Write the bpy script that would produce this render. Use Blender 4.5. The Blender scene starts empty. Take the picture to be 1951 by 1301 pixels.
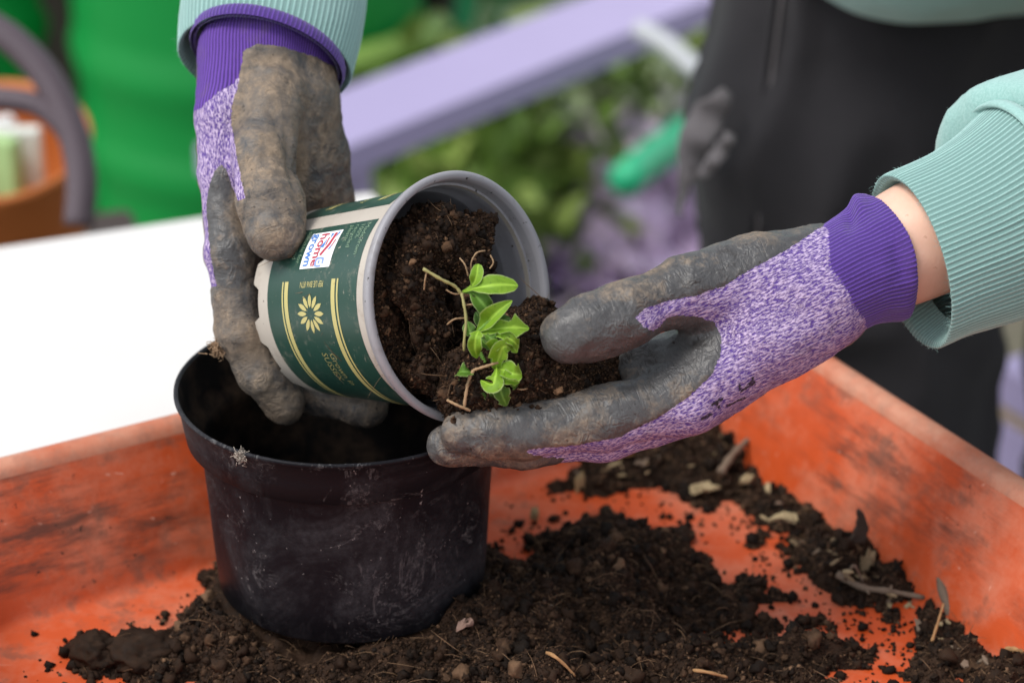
import bpy, math, random
import numpy as np
from mathutils import Vector

rng = np.random.default_rng(7)
random.seed(7)
sc = bpy.context.scene
COL = sc.collection

# ------------------------------------------------------------------ camera
PITCH = math.radians(26.0)
CAM = np.array([0.0, 0.0, 0.6985])
FW = np.array([0, math.cos(PITCH), -math.sin(PITCH)])
UP = np.array([0, math.sin(PITCH), math.cos(PITCH)])
XH = np.array([1.0, 0, 0])
FPX = 85 / 36 * 1951          # focal length in photograph pixels
cd = bpy.data.cameras.new('camera'); cam = bpy.data.objects.new('camera', cd); COL.objects.link(cam)
cd.lens = 85; cd.sensor_width = 36; cd.clip_start = 0.05; cd.clip_end = 200
cam.location = CAM; cam.rotation_euler = (math.radians(90) - PITCH, 0, 0)
cd.dof.use_dof = True; cd.dof.focus_distance = 1.178; cd.dof.aperture_fstop = 5.0
sc.camera = cam
# ------------------------------------------------------------------ sky, sun, exposure
SUN_EL, SUN_AZ = math.radians(58), math.radians(-115)     # azimuth measured from +Y towards +X
w = bpy.data.worlds.new('World'); sc.world = w; w.use_nodes = True
wt = w.node_tree; bg = wt.nodes['Background']
sky = wt.nodes.new('ShaderNodeTexSky'); sky.sky_type = 'NISHITA'; sky.sun_disc = False
sky.sun_elevation = SUN_EL; sky.sun_rotation = SUN_AZ
hs = wt.nodes.new('ShaderNodeHueSaturation'); hs.inputs['Saturation'].default_value = 0.28
wt.links.new(sky.outputs[0], hs.inputs['Color']); wt.links.new(hs.outputs[0], bg.inputs['Color'])
bg.inputs['Strength'].default_value = 0.15
sd = bpy.data.lights.new('sun', 'SUN'); sun = bpy.data.objects.new('sun', sd); COL.objects.link(sun)
sd.energy = 1.5; sd.angle = math.radians(24); sd.color = (1.0, 0.95, 0.88)
sv = Vector((math.sin(SUN_AZ) * math.cos(SUN_EL), math.cos(SUN_AZ) * math.cos(SUN_EL), math.sin(SUN_EL)))
sun.rotation_euler = sv.to_track_quat('Z', 'Y').to_euler(); sun.location = (-2, -1, 4)
sc.view_settings.view_transform = 'Standard'; sc.view_settings.look = 'None'
sc.view_settings.gamma = 1; sc.view_settings.use_curve_mapping = False
sc.view_settings.exposure = 0.80
sc.cycles.use_denoising = True
sc.cycles.max_bounces = 6

# ------------------------------------------------------------------ helpers
def c2w(v):
    v = np.asarray(v, float)
    return CAM + v[..., 0:1] * XH + v[..., 1:2] * UP + v[..., 2:3] * FW
SZ = 0.925                            # size of the hands and the small pot against a first estimate
def near_(d):
    return d * SZ if d < 1.40 else (1.40 * SZ + (d - 1.40) / .35 * (1.75 - 1.40 * SZ) if d < 1.75 else d)
def pc(x, y, d):                      # a point about d metres in front of the camera
    d = near_(d); return np.array([(x - 975.5) / FPX * d, -(y - 650.5) / FPX * d, d])
def pw(x, y, d):
    return c2w(pc(x, y, d))
def onz(x, y, z=0.0):                 # the point of the level z that the photograph shows at x, y
    r = FW + XH * (x - 975.5) / FPX - UP * (y - 650.5) / FPX
    return CAM + r * ((z - CAM[2]) / r[2])

WL = {}
def put(o, pivot, parent=None):
    pivot = np.asarray(pivot, float); WL[o.name] = pivot
    o.location = pivot - (WL[parent.name] if parent is not None else 0)
    if parent is not None: o.parent = parent
    COL.objects.link(o); return o
def tag(o, label=None, cat=None, group=None, kind=None):
    if label: o['label'] = label
    if cat: o['category'] = cat
    if group: o['group'] = group
    if kind: o['kind'] = kind
    return o
def empty(name, loc, parent=None):
    o = bpy.data.objects.new(name, None); o.empty_display_size = 0.05
    return put(o, loc, parent)
def obj(name, V, F, mats, parent=None, pivot=None, smooth=True, attrs=None, mi=None):
    V = np.asarray(V, float)
    if pivot is None: pivot = WL[parent.name] if parent is not None else np.array([*((V.min(0) + V.max(0)) / 2)[:2], V[:, 2].min()])
    me = bpy.data.meshes.new(name)
    loc = (V - pivot).astype(np.float32)
    if isinstance(F, np.ndarray):
        k = F.shape[1]; n = len(F)
        me.vertices.add(len(V)); me.vertices.foreach_set('co', loc.ravel())
        me.loops.add(n * k); me.loops.foreach_set('vertex_index', F.astype(np.int32).ravel())
        me.polygons.add(n); me.polygons.foreach_set('loop_start', np.arange(0, n * k, k, dtype=np.int32))
        me.update(calc_edges=True)
    else:
        me.from_pydata(loc.tolist(), [], F); me.update()
    if smooth: me.polygons.foreach_set('use_smooth', np.ones(len(me.polygons), bool))
    for m in (mats if isinstance(mats, (list, tuple)) else [mats]): me.materials.append(m)
    if mi is not None: me.polygons.foreach_set('material_index', np.asarray(mi, np.int32))
    for k, a in (attrs or {}).items():
        a = np.asarray(a, np.float32)
        at = me.attributes.new(k, 'FLOAT' if a.ndim == 1 else 'FLOAT_VECTOR', 'POINT')
        at.data.foreach_set('value' if a.ndim == 1 else 'vector', a.ravel())
    o = bpy.data.objects.new(name, me)
    return put(o, pivot, parent)

def hash3(ix, iy, iz, seed):
    h = (ix.astype(np.uint32) * np.uint32(374761393) + iy.astype(np.uint32) * np.uint32(668265263) + iz.astype(np.uint32) * np.uint32(2147483647) + np.uint32(seed * 97 + 13) * np.uint32(1274126177))
    h = (h ^ (h >> np.uint32(13))) * np.uint32(1274126177)
    h = h ^ (h >> np.uint32(16))
    return (h & np.uint32(0xFFFFFF)).astype(np.float32) / np.float32(0xFFFFFF)
def vnoise(P, scale, seed=0):         # value noise, -1..1
    Q = np.asarray(P, np.float64) * scale + 1000.0
    I = np.floor(Q).astype(np.int64); f = (Q - I).astype(np.float32); f = f * f * (3 - 2 * f)
    r = 0
    for a in (0, 1):
        for b in (0, 1):
            for c in (0, 1):
                wgt = (f[:, 0] if a else 1 - f[:, 0]) * (f[:, 1] if b else 1 - f[:, 1]) * (f[:, 2] if c else 1 - f[:, 2])
                r = r + wgt * hash3(I[:, 0] + a, I[:, 1] + b, I[:, 2] + c, seed)
    return r * 2 - 1
def fbm(P, scale, octv=4, seed=0, gain=0.5):
    r = 0; a = 1
    for k in range(octv):
        r = r + a * vnoise(P, scale * 2 ** k, seed + k); a *= gain
    return r

def surface_nets(D, org, h, relax=2):
    s = D < 0
    cnt = np.zeros(np.array(D.shape) - 1, np.int8)
    cs = [(a, b, c) for a in (0, 1) for b in (0, 1) for c in (0, 1)]
    nx, ny, nz = D.shape
    for a, b, c in cs: cnt += s[a:nx - 1 + a, b:ny - 1 + b, c:nz - 1 + c]
    act = (cnt > 0) & (cnt < 8)
    I = np.argwhere(act); idx = -np.ones(act.shape, np.int64); idx[act] = np.arange(len(I))
    pos = np.zeros((len(I), 3)); wt_ = np.zeros(len(I))
    for A in cs:
        for ax in range(3):
            if A[ax]: continue
            B = list(A); B[ax] = 1
            da = D[I[:, 0] + A[0], I[:, 1] + A[1], I[:, 2] + A[2]]; db = D[I[:, 0] + B[0], I[:, 1] + B[1], I[:, 2] + B[2]]
            m = (da < 0) != (db < 0)
            t = da[m] / (da[m] - db[m])
            p = np.tile(np.array(A, float), (m.sum(), 1)); p[:, ax] += t
            pos[m] += p; wt_[m] += 1
    V = org + h * (I + pos / wt_[:, None])
    F = []
    for ax in range(3):
        u, v = (ax + 1) % 3, (ax + 2) % 3
        s0 = np.take(s, range(0, s.shape[ax] - 1), ax); s1 = np.take(s, range(1, s.shape[ax]), ax)
        E = np.argwhere(s0 != s1)
        E = E[(E[:, u] > 0) & (E[:, v] > 0) & (E[:, u] < s.shape[u] - 1) & (E[:, v] < s.shape[v] - 1)]
        ins = s[E[:, 0], E[:, 1], E[:, 2]]
        q = []
        for du, dv in ((-1, -1), (0, -1), (0, 0), (-1, 0)):
            G = E.copy(); G[:, u] += du; G[:, v] += dv
            q.append(idx[G[:, 0], G[:, 1], G[:, 2]])
        q = np.stack(q, 1); q[~ins] = q[~ins][:, ::-1]
        F.append(q)
    F = np.concatenate(F); F = F[(F >= 0).all(1)]
    return relaxed(V, F, relax), F
def relaxed(V, F, it, lam=0.5):
    E = np.concatenate([F[:, [0, 1]], F[:, [1, 2]], F[:, [2, 3]], F[:, [3, 0]]])
    n = len(V); c = np.bincount(E[:, 0], minlength=n) + np.bincount(E[:, 1], minlength=n)
    for _ in range(it):
        S = np.stack([np.bincount(E[:, 0], V[E[:, 1], k], n) + np.bincount(E[:, 1], V[E[:, 0], k], n) for k in range(3)], 1)
        V = V + lam * (S / np.maximum(c, 1)[:, None] - V)
    return V
def vnormals(V, F):
    fn = np.cross(V[F[:, 2]] - V[F[:, 0]], V[F[:, 3 if F.shape[1] > 3 else 1]] - V[F[:, 1 if F.shape[1] > 3 else 0]])
    if F.shape[1] == 3: fn = np.cross(V[F[:, 1]] - V[F[:, 0]], V[F[:, 2]] - V[F[:, 0]])
    N = np.stack([sum(np.bincount(F[:, j], fn[:, k], len(V)) for j in range(F.shape[1])) for k in range(3)], 1)
    return N / np.maximum(np.linalg.norm(N, axis=1, keepdims=True), 1e-12)
def smin(a, b, k):
    h = np.clip(k - np.abs(a - b), 0, None) / k
    return np.minimum(a, b) - h * h * k * 0.25
class Field:
    def __init__(s, lo, hi, h):
        s.h = h; s.org = np.asarray(lo, float); n = np.ceil((np.asarray(hi) - s.org) / h).astype(int) + 1
        g = np.meshgrid(*[s.org[k] + h * np.arange(n[k]) for k in range(3)], indexing='ij')
        s.P = [x.astype(np.float32) for x in g]; s.n = n
    def cap(s, a, b, ra, rb):
        a = np.asarray(a, float); ab = np.asarray(b, float) - a; L2 = float(ab @ ab) + 1e-12
        q = [s.P[k] - np.float32(a[k]) for k in range(3)]
        t = np.clip((q[0] * np.float32(ab[0]) + q[1] * np.float32(ab[1]) + q[2] * np.float32(ab[2])) / np.float32(L2), 0, 1)
        d = np.sqrt(sum((q[k] - t * np.float32(ab[k])) ** 2 for k in range(3)))
        return d - (np.float32(ra) + t * np.float32(rb - ra))
    def chain(s, pts, k=0.004):        # pts: (x, y, z, r)
        D = None
        for p, q in zip(pts[:-1], pts[1:]):
            c = s.cap(p[:3], q[:3], p[3], q[3]); D = c if D is None else smin(D, c, k)
        return D
    def mesh(s, D, relax=2): return surface_nets(D, s.org, s.h, relax)
def bounds(chs, pad):
    A = np.array([p for ch in chs for p in ch]); return A[:, :3].min(0) - A[:, 3].max() - pad, A[:, :3].max(0) + A[:, 3].max() + pad

def tube(rings, n=48, closed=False, rib=0, amp=0.0, dent=None, ribfn=None):
    """rings: (centre, u, v) in any space; returns V, F (quads) of the skin swept through them."""
    th = np.linspace(0, 2 * np.pi, n, endpoint=False)
    V = []
    for i, (c, u, v) in enumerate(rings):
        k = np.ones(n)
        if rib: k = k + (amp if np.isscalar(amp) else amp[i]) * (1 - np.abs(np.sin(th * rib / 2)) ** 0.7 * 2)
        P = np.asarray(c) + np.outer(np.cos(th) * k, u) + np.outer(np.sin(th) * k, v)
        V.append(P)
    V = np.concatenate(V); F = []
    m = len(rings)
    i, j = np.meshgrid(np.arange(m - 1), np.arange(n), indexing='ij')
    a = (i * n + j).ravel(); b = (i * n + (j + 1) % n).ravel()
    F = np.stack([a, b, b + n, a + n], 1)
    return V, F
def interp_rings(R, m):
    """Catmull-Rom through ring control values (each a flat 9-vector)."""
    R = np.array([np.concatenate(r) for r in R]); k = len(R); out = []
    for t in np.linspace(0, k - 1, m):
        i = min(int(t), k - 2); f = t - i
        p0, p1, p2, p3 = R[max(i - 1, 0)], R[i], R[i + 1], R[min(i + 2, k - 1)]
        q = 0.5 * (2 * p1 + (p2 - p0) * f + (2 * p0 - 5 * p1 + 4 * p2 - p3) * f * f + (3 * p1 - p0 - 3 * p2 + p3) * f ** 3)
        out.append((q[:3], q[3:6], q[6:9]))
    return out
def pxring(x, y, d, ux, uy, vx, vy, vd, ud=0.0):
    c = pc(x, y, d); s = c[2] / FPX
    u = np.array([ux * s, -uy * s, ud]); v = np.array([vx * s, -vy * s, vd * c[2] / d])
    R = np.stack([XH, UP, FW])
    return (c2w(c), u @ R, v @ R)
def polytube(P, r, n=6, taper=None):
    P = np.asarray(P, float); m = len(P); T = np.gradient(P, axis=0); T /= np.linalg.norm(T, axis=1, keepdims=True) + 1e-12
    a = np.array([0.3, 0.5, 0.81]); rings = []
    for i in range(m):
        u = np.cross(T[i], a); u /= np.linalg.norm(u) + 1e-12; v = np.cross(T[i], u)
        rr = r if np.isscalar(r) else r[i]
        rings.append((P[i], u * rr, v * rr))
    V, F = tube(rings, n)
    F = F.tolist(); F.append(list(range(n))[::-1]); F.append([(m - 1) * n + j for j in range(n)])
    return V, F
def spline(pts, m=12):
    P = np.array(pts, float); k = len(P); out = []
    for t in np.linspace(0, k - 1, m):
        i = min(int(t), k - 2); f = t - i
        p0, p1, p2, p3 = P[max(i - 1, 0)], P[i], P[i + 1], P[min(i + 2, k - 1)]
        out.append(0.5 * (2 * p1 + (p2 - p0) * f + (2 * p0 - 5 * p1 + 4 * p2 - p3) * f * f + (3 * p1 - p0 - 3 * p2 + p3) * f ** 3))
    return np.array(out)
def lathe(profile, n=64, centre=(0, 0, 0), axis=None, e1=None, e2=None, caps=True):
    """profile: (radius, height); turns about axis."""
    if axis is None: axis, e1, e2 = np.array([0, 0, 1.]), np.array([1., 0, 0]), np.array([0, 1., 0])
    th = np.linspace(0, 2 * np.pi, n, endpoint=False)
    V = [];
    for r, z in profile:
        V.append(np.asarray(centre) + z * axis + r * (np.outer(np.cos(th), e1) + np.outer(np.sin(th), e2)))
    m = len(profile); V = np.concatenate(V)
    i, j = np.meshgrid(np.arange(m - 1), np.arange(n), indexing='ij')
    a = (i * n + j).ravel(); b = (i * n + (j + 1) % n).ravel()
    F = np.stack([a, b, b + n, a + n], 1).tolist()
    if caps:
        if profile[0][0] > 1e-4: F.append(list(range(n))[::-1])
        if profile[-1][0] > 1e-4: F.append([(m - 1) * n + j for j in range(n)])
    return V, F
def box(c, sx, sy, sz, yaw=0.0, bev=0.004):
    """bevelled box standing on c (centre of its underside)."""
    pts = []; cz = [(0, bev), (bev, 0), (sz - bev, 0), (sz, bev)]
    V = []
    for z, ins in cz:
        x, y = sx / 2 - ins, sy / 2 - ins; b = bev * 0.8
        loop = [(x - b, -y), (x, -y + b), (x, y - b), (x - b, y), (-x + b, y), (-x, y - b), (-x, -y + b), (-x + b, -y)]
        for a, b2 in loop: V.append((a * math.cos(yaw) - b2 * math.sin(yaw) + c[0], a * math.sin(yaw) + b2 * math.cos(yaw) + c[1], c[2] + z))
    F = []
    for i in range(3):
        for j in range(8): F.append([i * 8 + j, i * 8 + (j + 1) % 8, (i + 1) * 8 + (j + 1) % 8, (i + 1) * 8 + j])
    F.append(list(range(8))[::-1]); F.append([24 + j for j in range(8)])
    return np.array(V), F
def merge(parts):
    V, F, o = [], [], 0
    for v, f in parts:
        V.append(v); F += [[i + o for i in q] for q in (f.tolist() if isinstance(f, np.ndarray) else f)]; o += len(v)
    return np.concatenate(V), F

# ------------------------------------------------------------------ materials
class M:
    def __init__(s, name):
        s.m = bpy.data.materials.new(name); s.m.use_nodes = True; s.t = s.m.node_tree; s.N = s.t.nodes
        s.b = s.N['Principled BSDF']; s.co = s.n('ShaderNodeTexCoord').outputs['Object']
    def n(s, ty, ins=None, **props):
        k = s.N.new(ty)
        for a, b in props.items(): setattr(k, a, b)
        for a, b in (ins or {}).items(): s.set(k.inputs[a], b)
        return k
    def set(s, sock, v):
        if isinstance(v, bpy.types.NodeSocket): s.t.links.new(v, sock)
        elif isinstance(v, (tuple, list)) and sock.type == 'RGBA' and len(v) == 3: sock.default_value = (*v, 1)
        elif sock.type == 'RGBA' and not isinstance(v, (tuple, list)): sock.default_value = (v, v, v, 1)
        else: sock.default_value = v
    def attr(s, name, vec=False):
        k = s.n('ShaderNodeAttribute', attribute_name=name); return k.outputs['Vector' if vec else 'Fac']
    def map(s, scale, co=None, rot=(0, 0, 0)):
        return s.n('ShaderNodeMapping', {'Vector': co or s.co, 'Scale': scale, 'Rotation': rot}).outputs[0]
    def noise(s, scale, detail=3, rough=0.5, co=None, dist=0.0):
        return s.n('ShaderNodeTexNoise', {'Vector': co or s.co, 'Scale': scale, 'Detail': detail, 'Roughness': rough, 'Distortion': dist}).outputs['Fac']
    def vor(s, scale, co=None, feature='F1', out='Distance'):
        return s.n('ShaderNodeTexVoronoi', {'Vector': co or s.co, 'Scale': scale}, feature=feature).outputs[out]
    def ramp(s, fac, stops):
        k = s.n('ShaderNodeValToRGB', {'Fac': fac}); e = k.color_ramp.elements
        while len(e) < len(stops): e.new(0.5)
        for el, (p, c) in zip(e, stops):
            el.position = p; el.color = (c, c, c, 1) if np.isscalar(c) else (*c, 1)
        return k.outputs[0]
    def step(s, fac, a, b): return s.ramp(fac, [(a, 0.0), (b, 1.0)] if a < b else [(b, 1.0), (a, 0.0)])
    def math(s, op, a, b=0.0, c=None):
        k = s.n('ShaderNodeMath', operation=op); s.set(k.inputs[0], a); s.set(k.inputs[1], b)
        if c is not None: s.set(k.inputs[2], c)
        return k.outputs[0]
    def mix(s, fac, a, b, blend='MIX'):
        k = s.n('ShaderNodeMix', data_type='RGBA', blend_type=blend)
        s.set(k.inputs[0], fac); s.set(k.inputs[6], a); s.set(k.inputs[7], b); return k.outputs[2]
    def bump(s, h, strength, dist=0.001, normal=None):
        k = s.n('ShaderNodeBump', {'Height': h, 'Strength': strength, 'Distance': dist})
        if normal is not None: s.set(k.inputs['Normal'], normal)
        return k.outputs[0]
    def out(s, color, rough=0.5, normal=None, spec=None, **kw):
        s.set(s.b.inputs['Base Color'], color); s.set(s.b.inputs['Roughness'], rough)
        if normal is not None: s.set(s.b.inputs['Normal'], normal)
        if spec is not None: s.set(s.b.inputs['Specular IOR Level'], spec)
        for k, v in kw.items(): s.set(s.b.inputs[k.replace('_', ' ')], v)
        return s.m
def plain(name, col, rough=0.5, var=0.15, scale=12, spec=None, bump=0.0):
    m = M(name); n = m.noise(scale, 5, 0.6)
    c = m.mix(n, tuple(x * (1 - var) for x in col), tuple(min(1, x * (1 + var)) for x in col))
    return m.out(c, rough, m.bump(m.noise(scale * 12, 3), bump, 0.001) if bump else None, spec)

def mat_tray():
    m = M('orange_plastic')
    wear = m.noise(9, 6, 0.65); fine = m.noise(60, 5, 0.7); streak = m.noise(1, 9, .74, m.map((16, 16, 95), rot=(0, 0, math.radians(-30)))); zt = m.n('ShaderNodeSeparateXYZ', {0: m.co}).outputs[2]
    c = m.mix(m.step(wear, .38, .68), (.50, .068, .012), (.56, .100, .034))
    c = m.mix(m.math('MULTIPLY', m.step(fine, .5, .75), .20), c, (.52, .21, .13))
    pal = m.math('MULTIPLY', m.step(m.noise(18, 6, .72),   .44, .70), .72)
    c = m.mix(pal, c, (.56, .22, .135))
    dirt = m.math('MULTIPLY', m.step(streak, .45, .62), m.step(m.noise(8, 4, .65), .38, .58))
    c = m.mix(m.math('MULTIPLY', m.math('MULTIPLY', dirt, .85), m.step(m.math('MULTIPLY', zt, 30.0), .2, .7)), c, (.075, .035, .024))
    crud = m.math('MULTIPLY', m.step(m.math('ADD', fine, m.math('MULTIPLY', wear, .5)), .80, .95), .55)
    c = m.mix(crud, c, (.13, .06, .04))
    spk = m.step(m.noise(230, 3, .6), .66, .70)
    c = m.mix(m.math('MULTIPLY', spk, m.math('MULTIPLY', m.step(m.noise(16, 3), .5, .62), .85)), c, (.03, .018, .012))
    sc_ = m.step(m.noise(1, 2, .5, m.map((9, 240, 240), rot=(0, .5, math.radians(30)))), .70, .76)
    c = m.mix(m.math('MULTIPLY', sc_, .55), c, (.66, .36, .26))
    h = m.math('ADD', m.noise(35, 5, .6), m.math('MULTIPLY', spk, .2))
    return m.out(c, m.ramp(wear, [(.3, .42), (.7, .62)]), m.bump(h, .25, .002), .35)
def mat_rim():
    m = M('sun_bleached_orange_rim')
    n = m.noise(22, 6, .7); f = m.noise(110, 4, .7)
    c = m.mix(m.step(n, .32, .60), (.46, .115, .052), (.52, .24, .155))
    c = m.mix(m.math('MULTIPLY', m.step(f, .48, .72), .5), c, (.26, .15, .11))
    return m.out(c, .6, m.bump(f, .3, .001), .3)
def mat_black_pot():
    m = M('black_pot_plastic')
    sm = m.noise(22, 6, .72, dist=.8); fine = m.noise(300, 4, .7); big = m.noise(9, 3)
    scr = m.step(m.noise(1, 3, .7, m.map((160, 160, 50), rot=(.2, .5, 0)), 1.2), .62, .72)
    zz = m.n('ShaderNodeSeparateXYZ', {0: m.co}).outputs
    a = m.math('MULTIPLY', m.step(m.math('ADD', sm, m.math('MULTIPLY', m.noise(6, 2), .25)), .56, .86), m.step(fine, .20, .70))
    c = m.mix(m.math('MULTIPLY', a, .5), (.0075, .0075, .0098), (.10, .10, .108))
    c = m.mix(m.math('MULTIPLY', m.math('MULTIPLY', scr, m.step(big, .5, .62)), .30), c, (.20, .185, .185))
    spk = m.step(m.math('ADD', m.noise(380, 3, .6), m.math('MULTIPLY', m.noise(30, 2), .16)), .78, .82)
    c = m.mix(m.math('MULTIPLY', spk, .6), c, (.30, .28, .27))
    vein = m.math('MULTIPLY', m.step(m.math('ABSOLUTE', m.math('SUBTRACT', m.noise(26, 5, .72, dist=.8), .5)), .028, 0.0), m.math('MULTIPLY', m.step(m.noise(15, 2), .46, .60), m.step(m.noise(240, 3, .7), .42, .62)))
    c = m.mix(m.math('MULTIPLY', vein, .38), c, (.20, .195, .195))
    return m.out(c, m.ramp(a, [(0, .46), (1, .7)]), m.bump(m.noise(140, 4, .6), .14, .001), .11)
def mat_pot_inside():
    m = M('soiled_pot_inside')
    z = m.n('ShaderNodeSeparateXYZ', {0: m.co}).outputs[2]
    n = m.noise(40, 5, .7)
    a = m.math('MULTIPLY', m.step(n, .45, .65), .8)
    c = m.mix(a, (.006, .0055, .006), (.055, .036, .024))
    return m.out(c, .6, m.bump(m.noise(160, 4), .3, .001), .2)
def mat_grey_rim():
    m = M('grey_pot_plastic')
    n = m.noise(30, 5, .6); spk = m.step(m.noise(330, 2, .5), .715, .73)
    c = m.mix(n, (.235, .230, .248), (.305, .298, .315))
    c = m.mix(m.math('MULTIPLY', m.step(m.noise(90, 5, .7), .56, .75), .5), c, (.12, .10, .085))
    c = m.mix(spk, c, (.015, .010, .007))
    return m.out(c, .42, m.bump(m.noise(200, 4), .08, .0006), .45)
def mat_taupe():
    m = M('taupe_printed_plastic')
    n = m.noise(40, 5, .65)
    c = m.mix(n, (.395, .355, .305), (.465, .425, .37))
    c = m.mix(m.math('MULTIPLY', m.step(m.noise(70, 6, .7), .55, .74), .5), c, (.21, .15, .105))
    spk = m.step(m.noise(260, 2, .5), .73, .745)
    c = m.mix(spk, c, (.015, .010, .007))
    return m.out(c, .42, m.bump(m.noise(220, 4), .08, .0006), .4)
def mat_print(name, col, dust=.35, rough=.36):
    m = M(name)
    n = m.noise(75, 6, .75, dist=.4); f = m.noise(260, 4, .75)
    a = m.math('MULTIPLY', m.step(n, .52, .76), m.step(f, .46, .66))
    c = m.mix(m.math('MULTIPLY', a, dust * .8), col, (.34, .30, .24))
    a2 = m.step(m.noise(1, 3, .7, m.map((420, 420, 130), rot=(.6, .3, .4)), .6), .64, .74)
    c = m.mix(m.math('MULTIPLY', m.math('MULTIPLY', a2, m.step(m.noise(18, 2), .45, .6)), dust), c, (.42, .38, .30))
    return m.out(c, m.ramp(a, [(0, rough), (1, .6)]), m.bump(n, .06, .0005), .4)
def mat_glove():
    m = M('latex_dipped_knit_glove')
    uv = m.attr('uvw', True); coat = m.attr('coat'); cuff = m.attr('cuff'); rib = m.attr('rib')
    edge = m.noise(500, 3, .6, uv)
    ck = m.math('GREATER_THAN', m.math('ADD', coat, m.math('MULTIPLY', m.math('SUBTRACT', edge, .5), 2.2)), 0.0)
    fk = m.step(m.math('ADD', .5, m.math('MULTIPLY', m.math('ADD', cuff, m.math('MULTIPLY', m.math('SUBTRACT', m.noise(220, 3, .6, uv), .5), 5.0)), .6)), .4, .6)
    # crinkled latex: winding ridges, dust lying on the high parts
    nv_ = m.noise(150, 1.5, .5, uv, .4)
    lab = m.math('ADD', m.math('MULTIPLY', m.math('SINE', m.math('MULTIPLY', nv_, 2 * math.pi * 5.5)), .5), .5)
    brk = m.math('MULTIPLY', m.step(m.noise(120, 3, .6, uv), .36, .60), m.step(m.noise(22, 2, .5, uv), .34, .58))
    rid = m.math('MULTIPLY', m.math('ADD', m.math('MULTIPLY', lab, .7), m.math('MULTIPLY', m.noise(620, 2, .6, uv), .5)), brk)
    patch = m.noise(34, 5, .66, uv, .5); fine = m.noise(240, 5, .74, uv)
    dirt = m.math('ADD', m.math('MULTIPLY', patch, 1.0), m.math('ADD', m.math('MULTIPLY', fine, .30), m.math('MULTIPLY', rid, .10)))
    dk = m.step(m.math('ADD', dirt, m.attr('dusty')), .58, .86)
    base = m.mix(m.noise(60, 4, .6, uv), (.042, .042, .044), (.100, .098, .097))
    dust = m.mix(fine, (.125, .088, .058), (.36, .27, .185))
    lc = m.mix(m.math('MULTIPLY', dk, .88), base, dust)
    lc = m.mix(m.math('MULTIPLY', m.step(rid, .42, .05), .16), lc, (.026, .023, .021))
    lc = m.mix(m.math('MULTIPLY', m.step(rid, .55, .95), .09), lc, (.24, .215, .19))
    lc = m.mix(m.math('MULTIPLY', m.step(m.noise(80, 5, .75, uv, .5), .57, .66), .8), lc, (.034, .031, .030))
    lc = m.mix(m.math('MULTIPLY', m.step(m.noise(330, 3, .6, uv), .67, .71), .8), lc, (.018, .011, .008))
    # melange knit: rows along the hand
    st = m.noise(1, 3, .6, m.map((330, 1250, 1250), uv)); st2 = m.noise(1, 2, .5, m.map((800, 1700, 1700), uv))
    kk = m.step(m.math('ADD', m.math('MULTIPLY', st, .8), m.math('MULTIPLY', st2, .30)), .47, .63)
    kc = m.mix(kk, (.085, .042, .235), m.mix(m.noise(35, 2, .5, uv), (.46, .35, .56), (.57, .46, .61)))
    kc = m.mix(m.math('MULTIPLY', m.step(m.noise(90, 4, .6, uv), .60, .72), .30), kc, (.16, .11, .09))
    # ribbed purple cuff
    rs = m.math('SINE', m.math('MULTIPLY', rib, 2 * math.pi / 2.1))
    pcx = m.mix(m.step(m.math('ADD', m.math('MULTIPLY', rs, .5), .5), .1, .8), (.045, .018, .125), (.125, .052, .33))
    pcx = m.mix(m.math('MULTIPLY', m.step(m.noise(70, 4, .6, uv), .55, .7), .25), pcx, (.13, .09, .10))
    kn = m.mix(fk, kc, pcx)
    c = m.mix(ck, kn, lc)
    wr_ = m.noise(1, 3, .6, m.map((150, 45, 45), uv), .8); wr_ = m.math('SUBTRACT', 1.0, m.math('MINIMUM', m.math('MULTIPLY', m.math('ABSOLUTE', m.math('SUBTRACT', wr_, .5)), 14.0), 1.0))
    hl = m.math('ADD', m.math('MULTIPLY', wr_, -.28), m.math('ADD', m.math('MULTIPLY', rid, .85), m.math('MULTIPLY', fine, .5))); hk = m.math('MULTIPLY', m.mix(fk, kk, m.math('ADD', m.math('MULTIPLY', rs, .5), .5)), .8)
    h = m.mix(ck, hk, hl)
    c = m.mix(m.step(m.math('ADD', m.attr('ink'), m.math('MULTIPLY', m.math('SUBTRACT', m.noise(700, 2, .6, uv), .5), 1.3)), .42, .72), c, (.03, .02, .035))
    rg = m.mix(ck, .9, m.mix(dk, .40, .8))
    return m.out(c, rg, m.bump(h, .75, .0007), .4)
def mat_knit(name, lo, hi, scale, spec=.15):
    m = M(name)
    s1 = m.noise(900, 3, .7); s2 = m.noise(30, 4, .6)
    c = m.mix(m.step(s1, .3, .7), lo, hi)
    c = m.mix(m.math('MULTIPLY', m.step(s2, .5, .7), .2), c, tuple(x * .75 for x in hi))
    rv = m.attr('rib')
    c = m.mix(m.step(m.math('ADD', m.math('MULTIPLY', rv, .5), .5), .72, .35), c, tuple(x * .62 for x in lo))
    return m.out(c, .95, m.bump(s1, .5, .0006), spec, Sheen_Weight=.25, Sheen_Roughness=.6)
def mat_fleece():
    m = M('mint_sweatshirt_fabric')
    s1 = m.noise(700, 3, .7); s2 = m.noise(14, 4, .6)
    c = m.mix(m.step(s1, .3, .7), (.215, .40, .365), (.32, .52, .485)); c = m.mix(m.math('MULTIPLY', s2, .25), c, (.16, .29, .26))
    return m.out(c, .95, m.bump(s1, .5, .0008), .15, Sheen_Weight=.3, Sheen_Roughness=.6)
def mat_trousers(name, lo, hi):
    m = M(name)
    tw = m.noise(900, 2, .6); s2 = m.noise(12, 5, .65)
    c = m.mix(s2, lo, hi); c = m.mix(m.math('MULTIPLY', m.step(m.noise(45, 5, .7), .6, .75), .25), c, (.05, .045, .042))
    return m.out(c, .9, m.bump(tw, .3, .0006), .2, Sheen_Weight=.08)
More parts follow.
